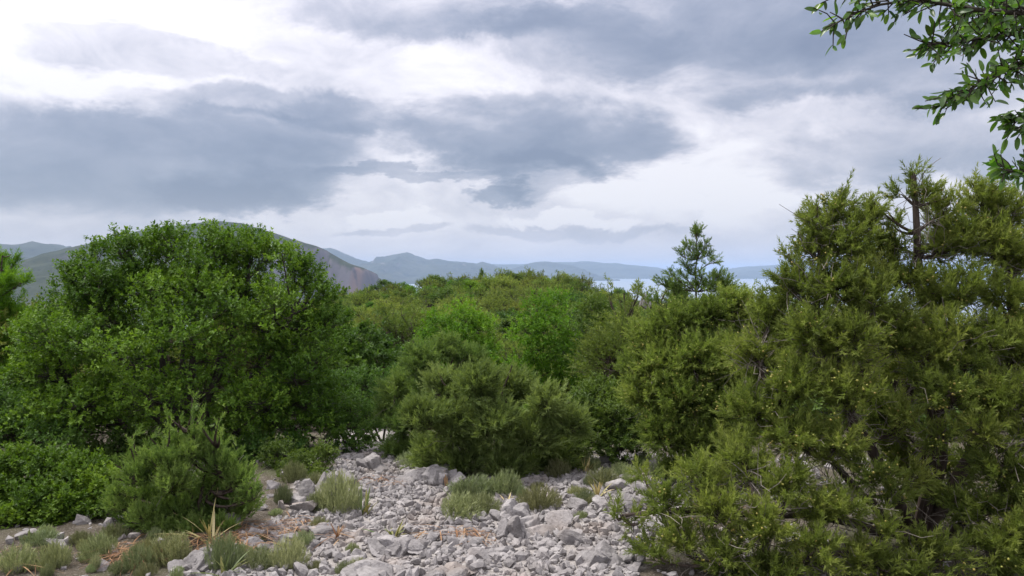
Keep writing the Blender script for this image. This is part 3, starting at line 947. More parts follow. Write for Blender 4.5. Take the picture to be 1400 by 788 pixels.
# ------------------------------------------------------------------ woods on the slope: a few kinds, each copied
def proto(kind, seed, far):
    g = np.random.default_rng(seed)
    cl, L = [], []
    if kind == 'point':
        for i in range(26):
            h = g.uniform(.15, 1.0)
            rr = (1.05 - h) * .42
            a_ = g.uniform(0, 6.28)
            cl.append((np.array((math.cos(a_) * rr, math.sin(a_) * rr, h)), np.array((.13, .13, .12)) * (1.15 - .5 * h)))
        cl.append((np.array((0, 0, 1.02)), np.array((.035, .035, .09))))
        L.append(([(0, 0, -.08), (0.01, 0, .5), (0, 0, 1.0)], .03, .006))
    else:
        nb = 22
        for i in range(nb):
            dv = unit(g.normal(0, 1, 3))
            dv[2] = abs(dv[2]) * 1.1 - .25
            s = g.uniform(.55, .95)
            c = np.array((dv[0] * .46 * s, dv[1] * .46 * s, .52 + dv[2] * .42 * s))
            r = g.uniform(.13, .22)
            cl.append((c, np.array((r, r, r * (.95 if kind == 'juniper' else .72)))))
        if kind == 'juniper':
            for i in range(7):
                a_ = g.uniform(0, 6.28)
                rr = g.uniform(0, .3)
                cl.append((np.array((math.cos(a_) * rr, math.sin(a_) * rr, g.uniform(.86, 1.05))), np.array((.05, .05, .11))))
        for i in range(6):
            c = cl[i][0]
            L.append(([(g.uniform(-.03, .03), g.uniform(-.03, .03), -.08), tuple(c * .5), tuple(c)], .028, .009))
    if far:
        tw, k, ns, sp = (260, 11, 2, .105) if kind == 'leaf' else (300, 16, 2, .105)
    else:
        tw, k, ns, sp = (520, 15, 3, .066) if kind == 'leaf' else (620, 20, 3, .066)
    leaf = kind == 'leaf'
    wood, fol, anc, dw = grow(g, L, cl, tw, 'leaf' if leaf else 'scale', sp, k, ns, .7 if leaf else .5, .46, .5 if leaf else (.24 if far else .18), (0, 0, 0), .5, .6, .003, .008, .5, 0, (.8, .5))
    return wood, fol


PROTO = {}
for kind, seed in (('juniper', 401), ('juniper', 402), ('leaf', 403), ('leaf', 404), ('point', 405), ('juniper', 406)):
    for far in (0, 1):
        wood, fol = proto(kind, seed, far)
        if far:
            nq = len(wood[1])
            V = np.concatenate([wood[0], fol[0]])
            mi = np.r_[np.zeros(nq), np.ones(len(fol[1]))]
            me = mesh_np(kind + '_tree', V, [wood[1], fol[1] + len(wood[0])], np.r_[np.zeros(nq), fol[2]], False, mi)
            me.materials.append(M['bark'])
            me.materials.append(M['juniper'])
            PROTO.setdefault(kind, {}).setdefault(1, []).append(me)
        else:
            wd_, fo_ = mesh_np('branches', wood[0], wood[1], smooth=True), mesh_np('crown', fol[0], fol[1], fol[2])
            wd_.materials.append(M['bark'])
            fo_.materials.append(M['juniper'])
            PROTO.setdefault(kind, {}).setdefault(0, []).append((wd_, fo_))


def dress(o, slot, mat):
    o.material_slots[slot].link = 'OBJECT'
    o.material_slots[slot].material = M[mat]


g = np.random.default_rng(500)
KINDS = [  # kind, material, name, slope label, hollow label, weight, height range
    ('juniper', 'juniper_brown', 'juniper', 'olive green juniper in the scrub covering the low hill', 'olive green juniper in the hollow between the clearing and the low hill', .30, (2.0, 3.2)),
    ('juniper', 'juniper', 'juniper', 'yellowish green juniper in the scrub covering the low hill', 'yellowish green juniper in the hollow between the clearing and the low hill', .26, (2.0, 3.3)),
    ('leaf', 'mastic', 'mastic_bush', 'bright green leafy bush in the scrub covering the low hill', 'bright green leafy bush in the hollow between the clearing and the low hill', .15, (1.6, 2.8)),
    ('leaf', 'dark_leaf', 'holm_oak', 'dark green leafy tree in the scrub covering the low hill', 'dark green leafy tree in the hollow between the clearing and the low hill', .23, (2.0, 3.2)),
    ('point', 'juniper_blue', 'pointed_conifer', 'small pointed conifer sticking out of the scrub on the low hill', 'small pointed conifer in the hollow between the clearing and the low hill', .06, (2.2, 3.4)),
]
spots = []
cellg = {}


def far_enough(x, y, s):
    for dx in (-1, 0, 1):
        for dy in (-1, 0, 1):
            for (a_, b_) in cellg.get((int(x // 4) + dx, int(y // 4) + dy), ()):
                if (a_ - x) ** 2 + (b_ - y) ** 2 < s * s:
                    return False
    return True


tries = 0
while tries < 30000 and len(spots) < 760:
    tries += 1
    y = g.uniform(10.5 ** .5, 128 ** .5) ** 2
    x = g.uniform(-.74, .74) * y
    px = 700 + F * x / y
    s = 1.55 + .012 * y
    if y < 14 and (400 < px < 560 or -50 < px < 480):
        continue
    if y < 12.5 and px > 840:
        continue
    if 560 < px < 880 and y < 20:
        continue
    if px > 1080 and y > 40:
        continue
    if far_enough(x, y, s):
        cellg.setdefault((int(x // 4), int(y // 4)), []).append((x, y))
        spots.append((x, y))
wts = np.array([k_[5] for k_ in KINDS]); wts = wts / wts.sum()
for x, y in spots:
    # neighbours tend to be of one kind
    f = fbm(np.array([x * .12]), np.array([y * .08]), 2, 91)[0]
    ki = int(g.choice(len(KINDS), p=wts)) if g.random() < .6 else int(np.clip((f - .25) / .5 * 4, 0, 3))
    kind, mat, nm, lab, labn, _, (h0, h1) = KINDS[ki]
    h = g.uniform(h0, h1)
    wd_ = h * g.uniform(1.0, 1.5) if kind != 'point' else h * g.uniform(.7, .95)
    pxx = 700 + F * x / y
    if y < 30:
        cap = 1.55 if pxx > 560 else 1.25          # the hollow stays below the line of sight to the hill
        h = min(h, max(.9, EYE - float(gz(x, y)) - .055 * y + .25 + .15 * g.random()))
        wd_ = min(wd_, h * 1.5)
    i = int(g.integers(len(PROTO[kind][1])))
    z = float(gz(x, y)) - .03
    rz = g.uniform(0, 6.28)
    if y < 34:
        root = empty(nm, (x, y, z), labn, 'conifer' if kind == 'point' else ('juniper' if kind == 'juniper' else 'bush'), 'plants of the hollow')
        root.rotation_euler = (0, 0, rz)
        root.scale = (wd_, wd_, h)
        a_, b_ = PROTO[kind][0][i]
        for n_, me_ in (('branches', a_), ('crown', b_)):
            o = bpy.data.objects.new(n_, me_)
            col.objects.link(o)
            o.parent = root
            if n_ == 'crown':
                dress(o, 0, mat)
    else:
        o = bpy.data.objects.new(nm, PROTO[kind][1][i])
        col.objects.link(o)
        dress(o, 1, mat)
        o.location = (x, y, z)
        o.rotation_euler = (0, 0, rz)
        o.scale = (wd_, wd_, h)
        tag(o, lab, 'conifer' if kind == 'point' else ('juniper' if kind == 'juniper' else 'bush'), 'plants of the low hill')

# the thicket goes on at both sides of the clearing
for sx, sy, kk in ((-4.6, 6.2, 3), (-5.6, 5.0, 1), (-5.0, 8.0, 0), (-6.6, 7.0, 3), (-6.2, 9.2, 2), (-7.5, 8.2, 1), (-4.3, 4.2, 2), (-8.3, 9.8, 3), (4.6, 6.0, 0), (5.4, 7.4, 3), (5.0, 4.4, 1), (6.6, 8.6, 0), (6.2, 6.0, 3), (-7.6, 11.4, 0), (7.6, 10.4, 1)):
    kind, mat, nm = KINDS[kk][0], KINDS[kk][1], KINDS[kk][2]
    if sx < 0:
        sx -= 1.2 + max(0.0, .62 * sy + sx + 1.6)
    root = empty(nm, (sx, sy, float(gz(sx, sy)) - .03), {'juniper': 'juniper of the thicket flanking the stony clearing', 'leaf': 'leafy bush of the thicket flanking the stony clearing'}[kind], 'juniper' if kind == 'juniper' else 'bush', 'thicket beside the clearing')
    root.rotation_euler = (0, 0, g.uniform(0, 6.28))
    hh_ = g.uniform(1.0, 1.7)
    root.scale = (hh_ * 1.25, hh_ * 1.25, hh_)
    for n_, me_ in zip(('branches', 'crown'), PROTO[kind][0][0]):
        o = bpy.data.objects.new(n_, me_)
        col.objects.link(o)
        o.parent = root
        if n_ == 'crown':
            dress(o, 0, mat)

# low scrub that closes the gaps between them
n = 3000
y = g.uniform(11 ** .5, 128 ** .5, n) ** 2
x = g.uniform(-.74, .74, n) * y
px = 700 + F * x / y
ok = ~((y < 15) & (px > 390) & (px < 570)) & ~((px > 1080) & (y > 40))
x, y = x[ok], y[ok]
P = np.stack([x, y, gz(x, y)], -1)
sz = .26 + .005 * y
V, Q, ti = blades(P, np.tile((0, 0, 1.), (len(P), 1)) + g.normal(0, .2, (len(P), 3)), sz * g.uniform(.8, 1.6, len(P)), 26, .8, .75, .30, g, True, .1)
tag(link('low_scrub', mesh_np('low_scrub', V, Q, ti), M['juniper_blue']), 'low tangled scrub filling the gaps between the trees', 'scrub', None, 'stuff')


# ------------------------------------------------------------------ rocks
def rock_np(seed, sub=3, planes=12, rough=.03, squash=(1, 1, .75), freq=3.0):
    """angular block: a convex set of cut planes, with rough faces"""
    g = np.random.default_rng(seed)
    bm = bmesh.new()
    bmesh.ops.create_icosphere(bm, subdivisions=sub, radius=1)
    V = np.array([v.co[:] for v in bm.verts])
    Fc = np.array([[v.index for v in f.verts] for f in bm.faces])
    bm.free()
    nrm = unit(g.normal(0, 1, (planes, 3)))
    h = g.uniform(.55, 1.0, planes)
    dots = V @ nrm.T
    r = np.min(np.where(dots > .12, h / np.maximum(dots, .12), 9), axis=1)
    r = np.minimum(r, 1.25)
    V = V * r[:, None]
    if rough:
        nse = (fbm(V[:, 0] * freq + 50, V[:, 1] * freq + 50, 5, seed, True, .6) + fbm(V[:, 1] * freq + 50, V[:, 2] * freq + 50, 5, seed + 3, True, .6) + fbm(V[:, 2] * freq + 50, V[:, 0] * freq + 50, 5, seed + 6, True, .6)) / 3 - .6
        V = V * (1 + rough * 4 * nse)[:, None]
    return V * np.array(squash), Fc


STONE = []
for s in range(10):
    V, Fc = rock_np(600 + s, 2, 9, .012, (1, .8, .52))
    me = mesh_np('stone', V, Fc)
    me.materials.append(M['rock'])
    STONE.append((me, V, Fc))
g = np.random.default_rng(610)


def rub_points(n, g):
    P = []
    xs = [p[0] for p in RUB]
    while len(P) < n:
        x = g.uniform(-2.6, 2.1, 4000)
        y = g.uniform(2.4, 9.3, 4000)
        wob = (fbm(x * 2.2, y * 2.2, 4, 31) - .5) * .5
        k = inpoly(x + wob, y + wob * .7, RUB)
        P += list(zip(x[k], y[k]))
    return np.array(P[:n])


# individual stones, largest first
cand = rub_points(26000, g)
cpx, cpy = pix(np.stack([cand[:, 0], cand[:, 1], gz(cand[:, 0], cand[:, 1])], -1))
placed = []
SZ = np.sort(.024 + .055 * g.random(300) ** 2.0)[::-1]
cells = {}
ci = 0
for sz in SZ:
    while ci < len(cand):
        x, y = cand[ci]
        vis = 0 < cpx[ci] < 930 and cpy[ci] < 800
        ci += 1
        if not vis:
            continue
        okk = True
        for (a_, b_, r_) in placed:
            if (a_ - x) ** 2 + (b_ - y) ** 2 < (.8 * (r_ + sz)) ** 2:
                okk = False
                break
        if okk:
            placed.append((x, y, sz))
            break
for x, y, sz in placed:
    me = STONE[int(g.integers(len(STONE)))][0]
    o = bpy.data.objects.new('stone', me)
    col.objects.link(o)
    o.location = (x, y, float(gz(x, y)) + sz * .22)
    o.rotation_euler = (g.uniform(-.45, .45), g.uniform(-.45, .45), g.uniform(0, 6.28))
    k_ = g.uniform(.75, 1.25)
    o.scale = (sz * k_, sz / k_, sz * g.uniform(.8, 1.3))
    if sz > .058:
        tag(o, 'larger angular pale grey stone lying loose in the rubble of the path', 'stone', 'large loose stones of the path')
    elif sz > .036:
        tag(o, 'middling angular pale grey stone lying loose in the rubble of the path', 'stone', 'middling loose stones of the path')
    else:
        tag(o, 'small angular pale grey stone lying loose in the rubble of the path', 'stone', 'small loose stones of the path')

# the countless smaller stones
pts = rub_points(12500, g)
VV, FF, TT, off = [], [], [], 0
parts = np.array_split(pts, 8)
for i, pp in enumerate(parts):
    V0, F0 = rock_np(650 + i, 1, 7, 0, (1, .8, .6))
    S = (.011 + .032 * g.random(len(pp)) ** 2.0)[:, None] * g.uniform(.8, 1.25, (len(pp), 3))
    P = np.stack([pp[:, 0], pp[:, 1], gz(pp[:, 0], pp[:, 1]) + S[:, 2] * .25], -1)
    v, f = scatter_mesh(V0, F0, P, S, g)
    VV.append(v); FF.append(f + off); off += len(v)
    TT.append(np.repeat(g.random(len(pp)), len(F0)))
tag(link('gravel', mesh_np('gravel', np.concatenate(VV), np.concatenate(FF), np.concatenate(TT)), M['rock']), 'loose pale limestone gravel covering the path', 'gravel', None, 'stuff')
# thin scatter of stones outside the path
n = 1500
x, y = g.uniform(-5, 4, n), g.uniform(3.6, 9, n)
S = (.014 + .05 * g.random(n) ** 3)[:, None] * g.uniform(.8, 1.25, (n, 3))
V0, F0 = rock_np(671, 1, 7, 0, (1, .8, .6))
v, f = scatter_mesh(V0, F0, np.stack([x, y, gz(x, y) + S[:, 2] * .15], -1), S, g)
tag(link('scattered_pebbles', mesh_np('scattered_pebbles', v, f, np.repeat(g.random(n), len(F0))), M['rock']), 'thin scatter of pebbles on the soil under the shrubs', 'pebbles', None, 'stuff')


def boulder(px, py, wpx, hpx, label, seed, name='boulder', sub=4, planes=14, rough=.05, rz=0.0, tilt=(0, 0), squash_y=.8, sink=.25):
    p = hit(px, py)
    s = wpx / F * p[1] / 2
    hz_ = hpx / F * p[1] / 2 / (1 - sink * .5)
    V, Fc = rock_np(seed, sub, planes, rough, (1, 1, 1), 2.6)
    o = link(name, mesh_np(name, V, Fc), M['rock_big'])
    o.scale = (s, s * squash_y, hz_)
    o.rotation_euler = (tilt[0], tilt[1], rz)
    o.location = (p[0], p[1] + s * squash_y * .5, float(gz(p[0], p[1] + s * squash_y * .5)) + hz_ * (1 - sink) * .55)
    return tag(o, label, 'rock', None)


SHARD = []
for i in range(9):
    V, Fc = rock_np(780 + i, 4, 11, .06, (1, 1, 1), 2.4)
    me = mesh_np('shard', V, Fc)
    me.materials.append(M['rock_big'])
    SHARD.append(me)


def outcrop(px, py, wpx, hpx, n, label, seed, lean=0.0, plate=.55):
    """bedrock broken into upright shards"""
    g = np.random.default_rng(seed)
    p = hit(px, py)
    s = wpx / F * p[1] / 2
    hh = hpx / F * p[1] * (.62 if py > 755 else .88)
    root = empty('rock_outcrop', (p[0], p[1] + s * .4, float(gz(p[0], p[1] + s * .4))), label, 'rock')
    for i in range(n):
        u = (i + .5) / n * 2 - 1 + g.normal(0, .1)
        k = (1 - .55 * abs(u)) * g.uniform(.65, 1.05)
        o = bpy.data.objects.new('shard', SHARD[int(g.integers(9))])
        col.objects.link(o)
        o.parent = root
        w_ = s / n * g.uniform(1.6, 2.6) + s * .12
        o.scale = (w_, w_ * g.uniform(.7, 1.3) / plate * .6, hh * k * .62)
        o.rotation_euler = (g.uniform(-.3, .25), lean + g.uniform(-.22, .22), g.uniform(-.6, .6))
        o.location = (u * s * .85, g.uniform(-.35, .35) * s, hh * k * .24)
    return root


OC = [(440, 692, 70, 58, 7, 'weathered grey outcrop on the left edge of the path behind herb cushions', 1, .1), (590, 664, 84, 36, 9, 'jagged rib of bedrock climbing to an upright fin', 2, -.35),
      (612, 652, 30, 44, 4, 'pointed rock fin at the far edge of the rubble', 3, -.3), (716, 738, 70, 50, 7, 'upright fissured block in the middle of the rubble', 4, .05), (700, 712, 46, 36, 5, 'cracked rock behind the upright fissured block', 5, .1),
      (862, 700, 80, 34, 7, 'wide low rock below the flat topped block', 6, .25), (830, 775, 70, 56, 6, 'sloping pale crag beside the lowest juniper branches', 7, -.3), (540, 762, 80, 36, 7, 'low grey crag in the rubble below the spiky dry plant', 8, .3),
      (510, 795, 90, 40, 7, 'broad grey crag at the near end of the rubble', 9, .2), (610, 795, 80, 34, 8, 'rough bedrock half buried beside the broad grey crag', 10, -.1), (660, 768, 70, 28, 7, 'rough bedrock knob in the gravel', 11, .1),
      (505, 645, 44, 28, 5, 'dark weathered rocks beside the mouth of the narrow path', 12, .2), (266, 782, 58, 38, 4, 'grey boulder among herb cushions below the straw coloured plant', 13, .2)]
for a_ in OC:
    outcrop(*a_[:6], seed=830 + a_[6], lean=a_[7])
BL = [
    (313, 722, 34, 22, 'small pointed pale boulder behind the straw coloured plant'), (470, 668, 40, 28, 'rounded rock on top of the left outcrop by spiky leaves'), (762, 726, 40, 30, 'smooth slanted block right of the upright fissured block'),
    (850, 672, 34, 22, 'flat topped pale block at the right end of the clearing'), (878, 676, 32, 20, 'second pale block touching the flat topped block'), (415, 705, 34, 20, 'pale rock at the foot of the left outcrop'), (440, 735, 46, 16, 'flat pale slab left of the spiky dry plant'),
    (545, 640, 22, 16, 'grey rock in the mouth of the narrow path'), (700, 648, 24, 16, 'small rock between herb cushions under the feathery juniper'), (40, 738, 34, 18, 'pale rock at the foot of the low bright shrub'), (75, 752, 36, 16, 'low pale rock between herb cushions under the bright shrub'),
    (170, 705, 22, 18, 'pinkish stone showing under the pointed juniper shrub'), (372, 668, 18, 14, 'pale stone between the pointed juniper and the path'), (790, 700, 34, 18, 'squat rock beside the squat herb cushion'), (830, 635, 26, 12, 'pale stone under the very dark shrub'),
    (780, 745, 34, 20, 'wedge shaped block in the gravel near the juniper'), (395, 745, 34, 18, 'pale wedge of rock behind the nearest herb cushions'), (345, 752, 26, 14, 'small grey rock beside the rusty litter'), (655, 640, 22, 14, 'small pale rock at the shaded foot of the feathery juniper'),
]
for i, b in enumerate(BL):
    g2 = np.random.default_rng(700 + i)
    fin = 'fin' in b[4] and 'upright' in b[4]
    boulder(*b, seed=720 + i, rough=.055, rz=g2.uniform(-.5, .5), tilt=(g2.uniform(-.25, .2), g2.uniform(-.3, .3) if not fin else -.45), squash_y=g2.uniform(.7, 1.0))
# pale rock showing through the scrub on the hill
for i, (px, py, d, wd_) in enumerate(((588, 397, 95, 4.2), (556, 403, 85, 2.6), (598, 392, 100, 2.6), (742, 392, 95, 2.2), (880, 398, 80, 2.0), (570, 398, 92, 2.0))):
    p = at(px, py, d)
    V, Fc = rock_np(760 + i, 4, 12, .06)
    o = link('hill_rock', mesh_np('hill_rock', V, Fc), M['rock_big'])
    z0 = float(gz(p[0], d))
    o.scale = (wd_ * .36, wd_ * .36, (p[2] - z0) * .5 + .15)
    o.location = (p[0], d, (p[2] + z0) / 2 - .35)
    tag(o, 'bare pale rock showing between the trees of the low hill', 'rock', 'bare rocks of the low hill')

# ------------------------------------------------------------------ herb cushions
g = np.random.default_rng(800)
CUSH = []
for i in range(4):
    n = 240
    a_ = g.uniform(0, 6.28, n)
    r_ = g.random(n) ** .5
    P = np.stack([np.cos(a_) * r_ * .85, np.sin(a_) * r_ * .85, -.05 + .1 * g.random(n)], -1)
    Dd = np.stack([np.cos(a_) * r_ * .55, np.sin(a_) * r_ * .55, np.full(n, 1.0)], -1) + g.normal(0, .12, (n, 3))
    S = (1.0 - .55 * r_ ** 2) * g.uniform(.75, 1.05, n)
    V, Q, ti = blades(P, Dd, S, 22, .36, .30, .12, g, False)
    me = mesh_np('herb_cushion', V, Q, ti)
    me.materials.append(M['herb'])
    CUSH.append(me)
HC = [(648, 684, 78, 34), (630, 712, 72, 40), (660, 706, 50, 36), (690, 680, 50, 36), (738, 700, 64, 38), (655, 655, 40, 26), (690, 656, 30, 30), (728, 652, 26, 24), (765, 656, 36, 26), (460, 704, 60, 56), (430, 700, 30, 30), (735, 672, 26, 16),
      (435, 727, 26, 20), (390, 780, 60, 42), (350, 780, 50, 30), (415, 752, 30, 22), (300, 785, 60, 50), (225, 772, 60, 40), (185, 782, 46, 34), (130, 768, 50, 34), (65, 778, 54, 38), (15, 782, 56, 42), (105, 747, 34, 22), (825, 668, 50, 30), (850, 655, 50, 28),
      (800, 690, 36, 20), (780, 640, 40, 26), (805, 645, 34, 24), (490, 776, 24, 14), (480, 760, 22, 18), (905, 660, 40, 30), (560, 640, 40, 26), (590, 640, 40, 26), (400, 660, 34, 28), (385, 690, 30, 30), (330, 765, 30, 20), (245, 750, 50, 26), (50, 752, 60, 20),
      (880, 640, 30, 24), (640, 690, 40, 30), (430, 665, 26, 22), (795, 712, 20, 12), (470, 790, 40, 20), (150, 742, 40, 20), (730, 640, 40, 24)]
for i in range(18):
    HC.append((int(g.uniform(-10, 260)), int(g.uniform(736, 800)), int(g.uniform(14, 40)), int(g.uniform(10, 30))))
for i in range(22):
    HC.append((int(g.uniform(620, 900)), int(g.uniform(636, 700)), int(g.uniform(12, 28)), int(g.uniform(8, 20))))
for i in range(10):
    HC.append((int(g.uniform(280, 520)), int(g.uniform(690, 790)), int(g.uniform(12, 30)), int(g.uniform(8, 18))))
HL = {(738, 700): 'rounded grey green herb cushion just behind the upright fissured block', (460, 704): 'tall herb cushion mixed with spiky leaves against the left outcrop',
      (648, 684): 'dense herb cushion behind the widest cushion in the middle of the rubble', (630, 712): 'widest grey green herb cushion in the middle of the rubble', (825, 668): 'yellowing herb cushion beside the flat topped pale block'}
for px, py, wpx, hpx in HC:
    if 225 < px < 330 and 738 < py < 772:
        continue
    p = hit(px, py)
    s = wpx / F * p[1] / 2 * .95
    o = bpy.data.objects.new('herb_cushion', CUSH[int(g.integers(4))])
    col.objects.link(o)
    o.location = (p[0], p[1] + s * .5, float(gz(p[0], p[1] + s * .5)))
    o.rotation_euler = (g.normal(0, .12), g.normal(0, .12), g.uniform(0, 6.28))
    o.scale = (s * g.uniform(.8, 1.2), s * g.uniform(.8, 1.2), hpx / F * p[1] * g.uniform(.75, 1.0))
    if (px, py) in HL:
        tag(o, HL[(px, py)], 'herb')
    elif px < 260:
        tag(o, 'grey green herb cushion on the soil below the bright shrub and pointed juniper', 'herb', 'herb cushions below the left shrubs')
    elif px < 520:
        tag(o, 'grey green herb cushion along the left side of the path', 'herb', 'herb cushions left of the path')
    else:
        tag(o, 'grey green herb cushion growing between stones of the clearing', 'herb', 'herb cushions of the clearing')

# ------------------------------------------------------------------ spiky plants with strap leaves
def strap(g, L, wd, droop, segs=6):
    u = np.linspace(0, 1, segs + 1)
    x = L * (u * math.sin(droop) + .35 * droop * u ** 2)
    z = L * (u * math.cos(droop) - .45 * droop * u ** 2)
    ww = wd * np.sin(np.clip(u * 1.0 + .18, 0, 1.0) * math.pi) ** .6 * .5
    ww[-1] = .0006
    A = np.stack([x, ww, z], -1)
    B = np.stack([x, -ww, z], -1)
    C = np.stack([x - .0, 0 * ww, z - .25 * ww], -1)
    V = np.stack([A, C, B], 1).reshape(-1, 3)
    q = []
    for i in range(segs):
        for j in (0, 1):
            q.append((3 * i + j, 3 * i + j + 1, 3 * i + 4 + j, 3 * i + 3 + j))
    return V, np.array(q)


def spiky(px, py, hpx, n, mat, label, seed, wd=.012, spread=(.1, .9), group=None):
    g = np.random.default_rng(seed)
    p = hit(px, py)
    root = empty('spiky_plant', (p[0], p[1], float(gz(p[0], p[1])) - .01), label, 'plant', group)
    L = hpx / F * p[1]
    for i in range(n):
        V, q = strap(g, L * g.uniform(.55, 1.1), wd * 1.7 * g.uniform(.7, 1.2), g.uniform(*spread))
        o = link('leaf', mesh_np('leaf', V, q, np.full(len(q), g.random())), mat, root)
        o.rotation_euler = (0, 0, g.uniform(0, 6.28))
        o.location = (g.normal(0, .012), g.normal(0, .012), 0)
    return root


spiky(288, 744, 84, 16, M['straw'], 'straw coloured plant with long arching leaves in rusty litter', 901, .008, (.1, 1.2))
spiky(537, 738, 50, 14, M['strap'], 'low spiky plant with yellow green leaves alone in the gravel', 902, .012, (.2, 1.0))
spiky(497, 705, 52, 9, M['strap'], 'upright spiky plant right of the tall herb cushion', 903, .012, (.05, .6))
spiky(465, 690, 62, 16, M['strap'], 'spiky leaf clump growing on top of the left outcrop', 904, .010, (.1, .9))
spiky(690, 628, 50, 30, M['strap'], 'tuft of long dark grass under the feathery juniper', 905, .007, (.05, .9))
spiky(460, 738, 40, 7, M['rust'], 'withered reddish spiky plant between the slabs', 906, .010, (.1, .7))
spiky(800, 648, 42, 14, M['straw'], 'thin yellowish grass tuft near the very dark shrub', 907, .006, (.1, .8))
spiky(818, 682, 44, 12, M['straw'], 'yellow leaved tuft beside the yellowing herb cushion', 908, .010, (.1, 1.0))
spiky(695, 690, 30, 10, M['straw'], 'yellow spiky tuft between the cushions of the rubble', 909, .010, (.2, 1.0))
spiky(310, 790, 60, 12, M['strap'], 'sprawling green strap leaved plant beside the grey boulder', 910, .009, (.2, 1.2))
spiky(35, 745, 50, 9, M['strap'], 'thin leaved plant at the foot of the low bright shrub', 911, .009, (.1, 1.0))
spiky(205, 775, 40, 9, M['rust'], 'withered brown plant among herb cushions left of the grey boulder', 912, .009, (.2, 1.1))
spiky(612, 668, 34, 7, M['rust'], 'small reddish spiky plant at the foot of the jagged fin', 913, .008, (.1, .7))
spiky(600, 640, 50, 26, M['strap'], 'dark grass tuft in shade left of the feathery juniper', 914, .007, (.05, .8))
spiky(780, 630, 50, 26, M['strap'], 'dark grass tuft in shade right of the feathery juniper', 915, .007, (.05, .8))
spiky(565, 655, 20, 10, M['rust'], 'rusty withered tuft by the layered rock rib', 916, .009, (.5, 1.3))

# rusty fallen leaves
g = np.random.default_rng(950)
VV, QQ, TT, off = [], [], [], 0
for px, py, sx, sy, n in ((305, 748, 60, 9, 160), (640, 738, 32, 8, 46), (180, 762, 40, 12, 110), (350, 735, 50, 10, 90), (520, 662, 22, 6, 30), (400, 722, 30, 8, 40), (455, 740, 18, 5, 14), (590, 735, 16, 5, 12), (30, 770, 30, 14, 30), (965, 700, 40, 16, 50)):
    for i in range(n):
        p = hit(px + g.normal(0, sx * .5), py + g.normal(0, sy * .6))
        V, q = strap(g, g.uniform(.06, .22), g.uniform(.004, .009), g.uniform(1.1, 1.55), 4)
        a_ = g.uniform(0, 6.28)
        c, s = math.cos(a_), math.sin(a_)
        V = V @ np.array([[c, s, 0], [-s, c, 0], [0, 0, 1]])
        V = V * np.array((1, 1, .5)) + np.array((p[0], p[1], gz(p[0], p[1]) + g.uniform(.015, .05)))
        VV.append(V); QQ.append(q + off); off += len(V)
        TT.append(np.full(len(q), g.random()))
tag(link('leaf_litter', mesh_np('leaf_litter', np.concatenate(VV), np.concatenate(QQ), np.concatenate(TT)), M['rust']), 'rusty fallen leaves lying between the stones', 'leaf litter', None, 'stuff')

# ------------------------------------------------------------------ overhanging tree, its trunk just outside the view
g = np.random.default_rng(1000)
bx, by = 2.35, 2.5
bz = float(gz(bx, by))
root = empty('overhanging_tree', (bx, by, bz), 'broadleaf branch with large glossy leaves hanging into the sky', 'tree')
o0 = np.array((bx, by, bz))
DO = 2.1
fork = np.array((2.05, 2.45, 2.55))
br = [
    [at(1500, 0, 2.2), at(1420, 20, DO), at(1330, 15, DO), at(1260, -2, 2.05), at(1200, 2, 2.05), at(1142, 32, 2.05)],
    [at(1500, 10, 2.2), at(1440, 60, 2.15), at(1390, 90, DO), at(1340, 115, 2.05), at(1290, 142, 2.05)],
    [at(1500, -30, 2.2), at(1400, -25, 2.2), at(1300, -35, 2.15), at(1220, -30, 2.1), at(1150, -12, 2.1)],
    [at(1500, 40, 2.3), at(1430, 50, 2.3), at(1370, 45, 2.2), at(1310, 60, 2.15), at(1268, 60, 2.1)],
    [at(1520, 120, 2.2), at(1460, 145, 2.15), at(1420, 165, 2.1), at(1388, 164, 2.1)],
    [at(1520, 200, 2.2), at(1460, 225, 2.1), at(1415, 238, 2.1), at(1374, 232, 2.1)],
    [at(1520, 60, 2.4), at(1440, 20, 2.4), at(1370, 5, 2.35), at(1320, 35, 2.3)],
]
limb_w = [tubes(resample([o0 + np.array((0, 0, -.05)), o0 + np.array((.05, 0, 1.2)), fork, fork + np.array((-.25, -.1, .35))], 14)[None], np.linspace(.09, .03, 14)[None], 8)]
for ln in br:
    p = resample([fork + g.normal(0, .03, 3), fork * .5 + ln[0] * .5 + np.array((.05, .0, .05))] + ln, 22)
    limb_w.append(tubes(p[None], np.linspace(.014, .0022, 22)[None], 6))
VV, QQ, off = [], [], 0
for v, qd in limb_w:
    VV.append(v); QQ.append(qd + off); off += len(v)
# short side twigs with leaves, denser away from the tips
leaves = []
tw = []
for li, ln in enumerate(br):
    p = resample(ln, 40)
    for j in range(3, 40):
        pxx, pyy = pix(p[j])
        if pxx[0] > 1450 or pyy[0] < -70:
            continue
        nt = 3 if j > 30 else 4
        for _ in range(nt):
            T = unit(p[j] - p[j - 1])
            sd = unit(T * .7 + unit(g.normal(0, 1, 3)) * .8 + np.array((0, 0, -.05)))
            l_ = g.uniform(.02, .085)
            tw.append(np.stack([p[j], p[j] + sd * l_ * .5 + g.normal(0, .004, 3), p[j] + sd * l_]))
            for q_ in range(g.integers(2, 5)):
                leaves.append((p[j] + sd * l_ * g.uniform(.3, 1.0), unit(sd + unit(g.normal(0, 1, 3)) * .9 + np.array((0, 0, -.1)))))
        if j == 39:
            for q_ in range(6):
                leaves.append((p[j], unit(T + unit(g.normal(0, 1, 3)) * .8)))
v, qd = tubes(np.array(tw), np.tile((.0024, .0018, .0012), (len(tw), 1)), 4)
VV.append(v); QQ.append(qd + off)
wd = link('branches', mesh_np('branches', np.concatenate(VV) - o0, np.concatenate(QQ), smooth=True), M['oak_bark'], root)


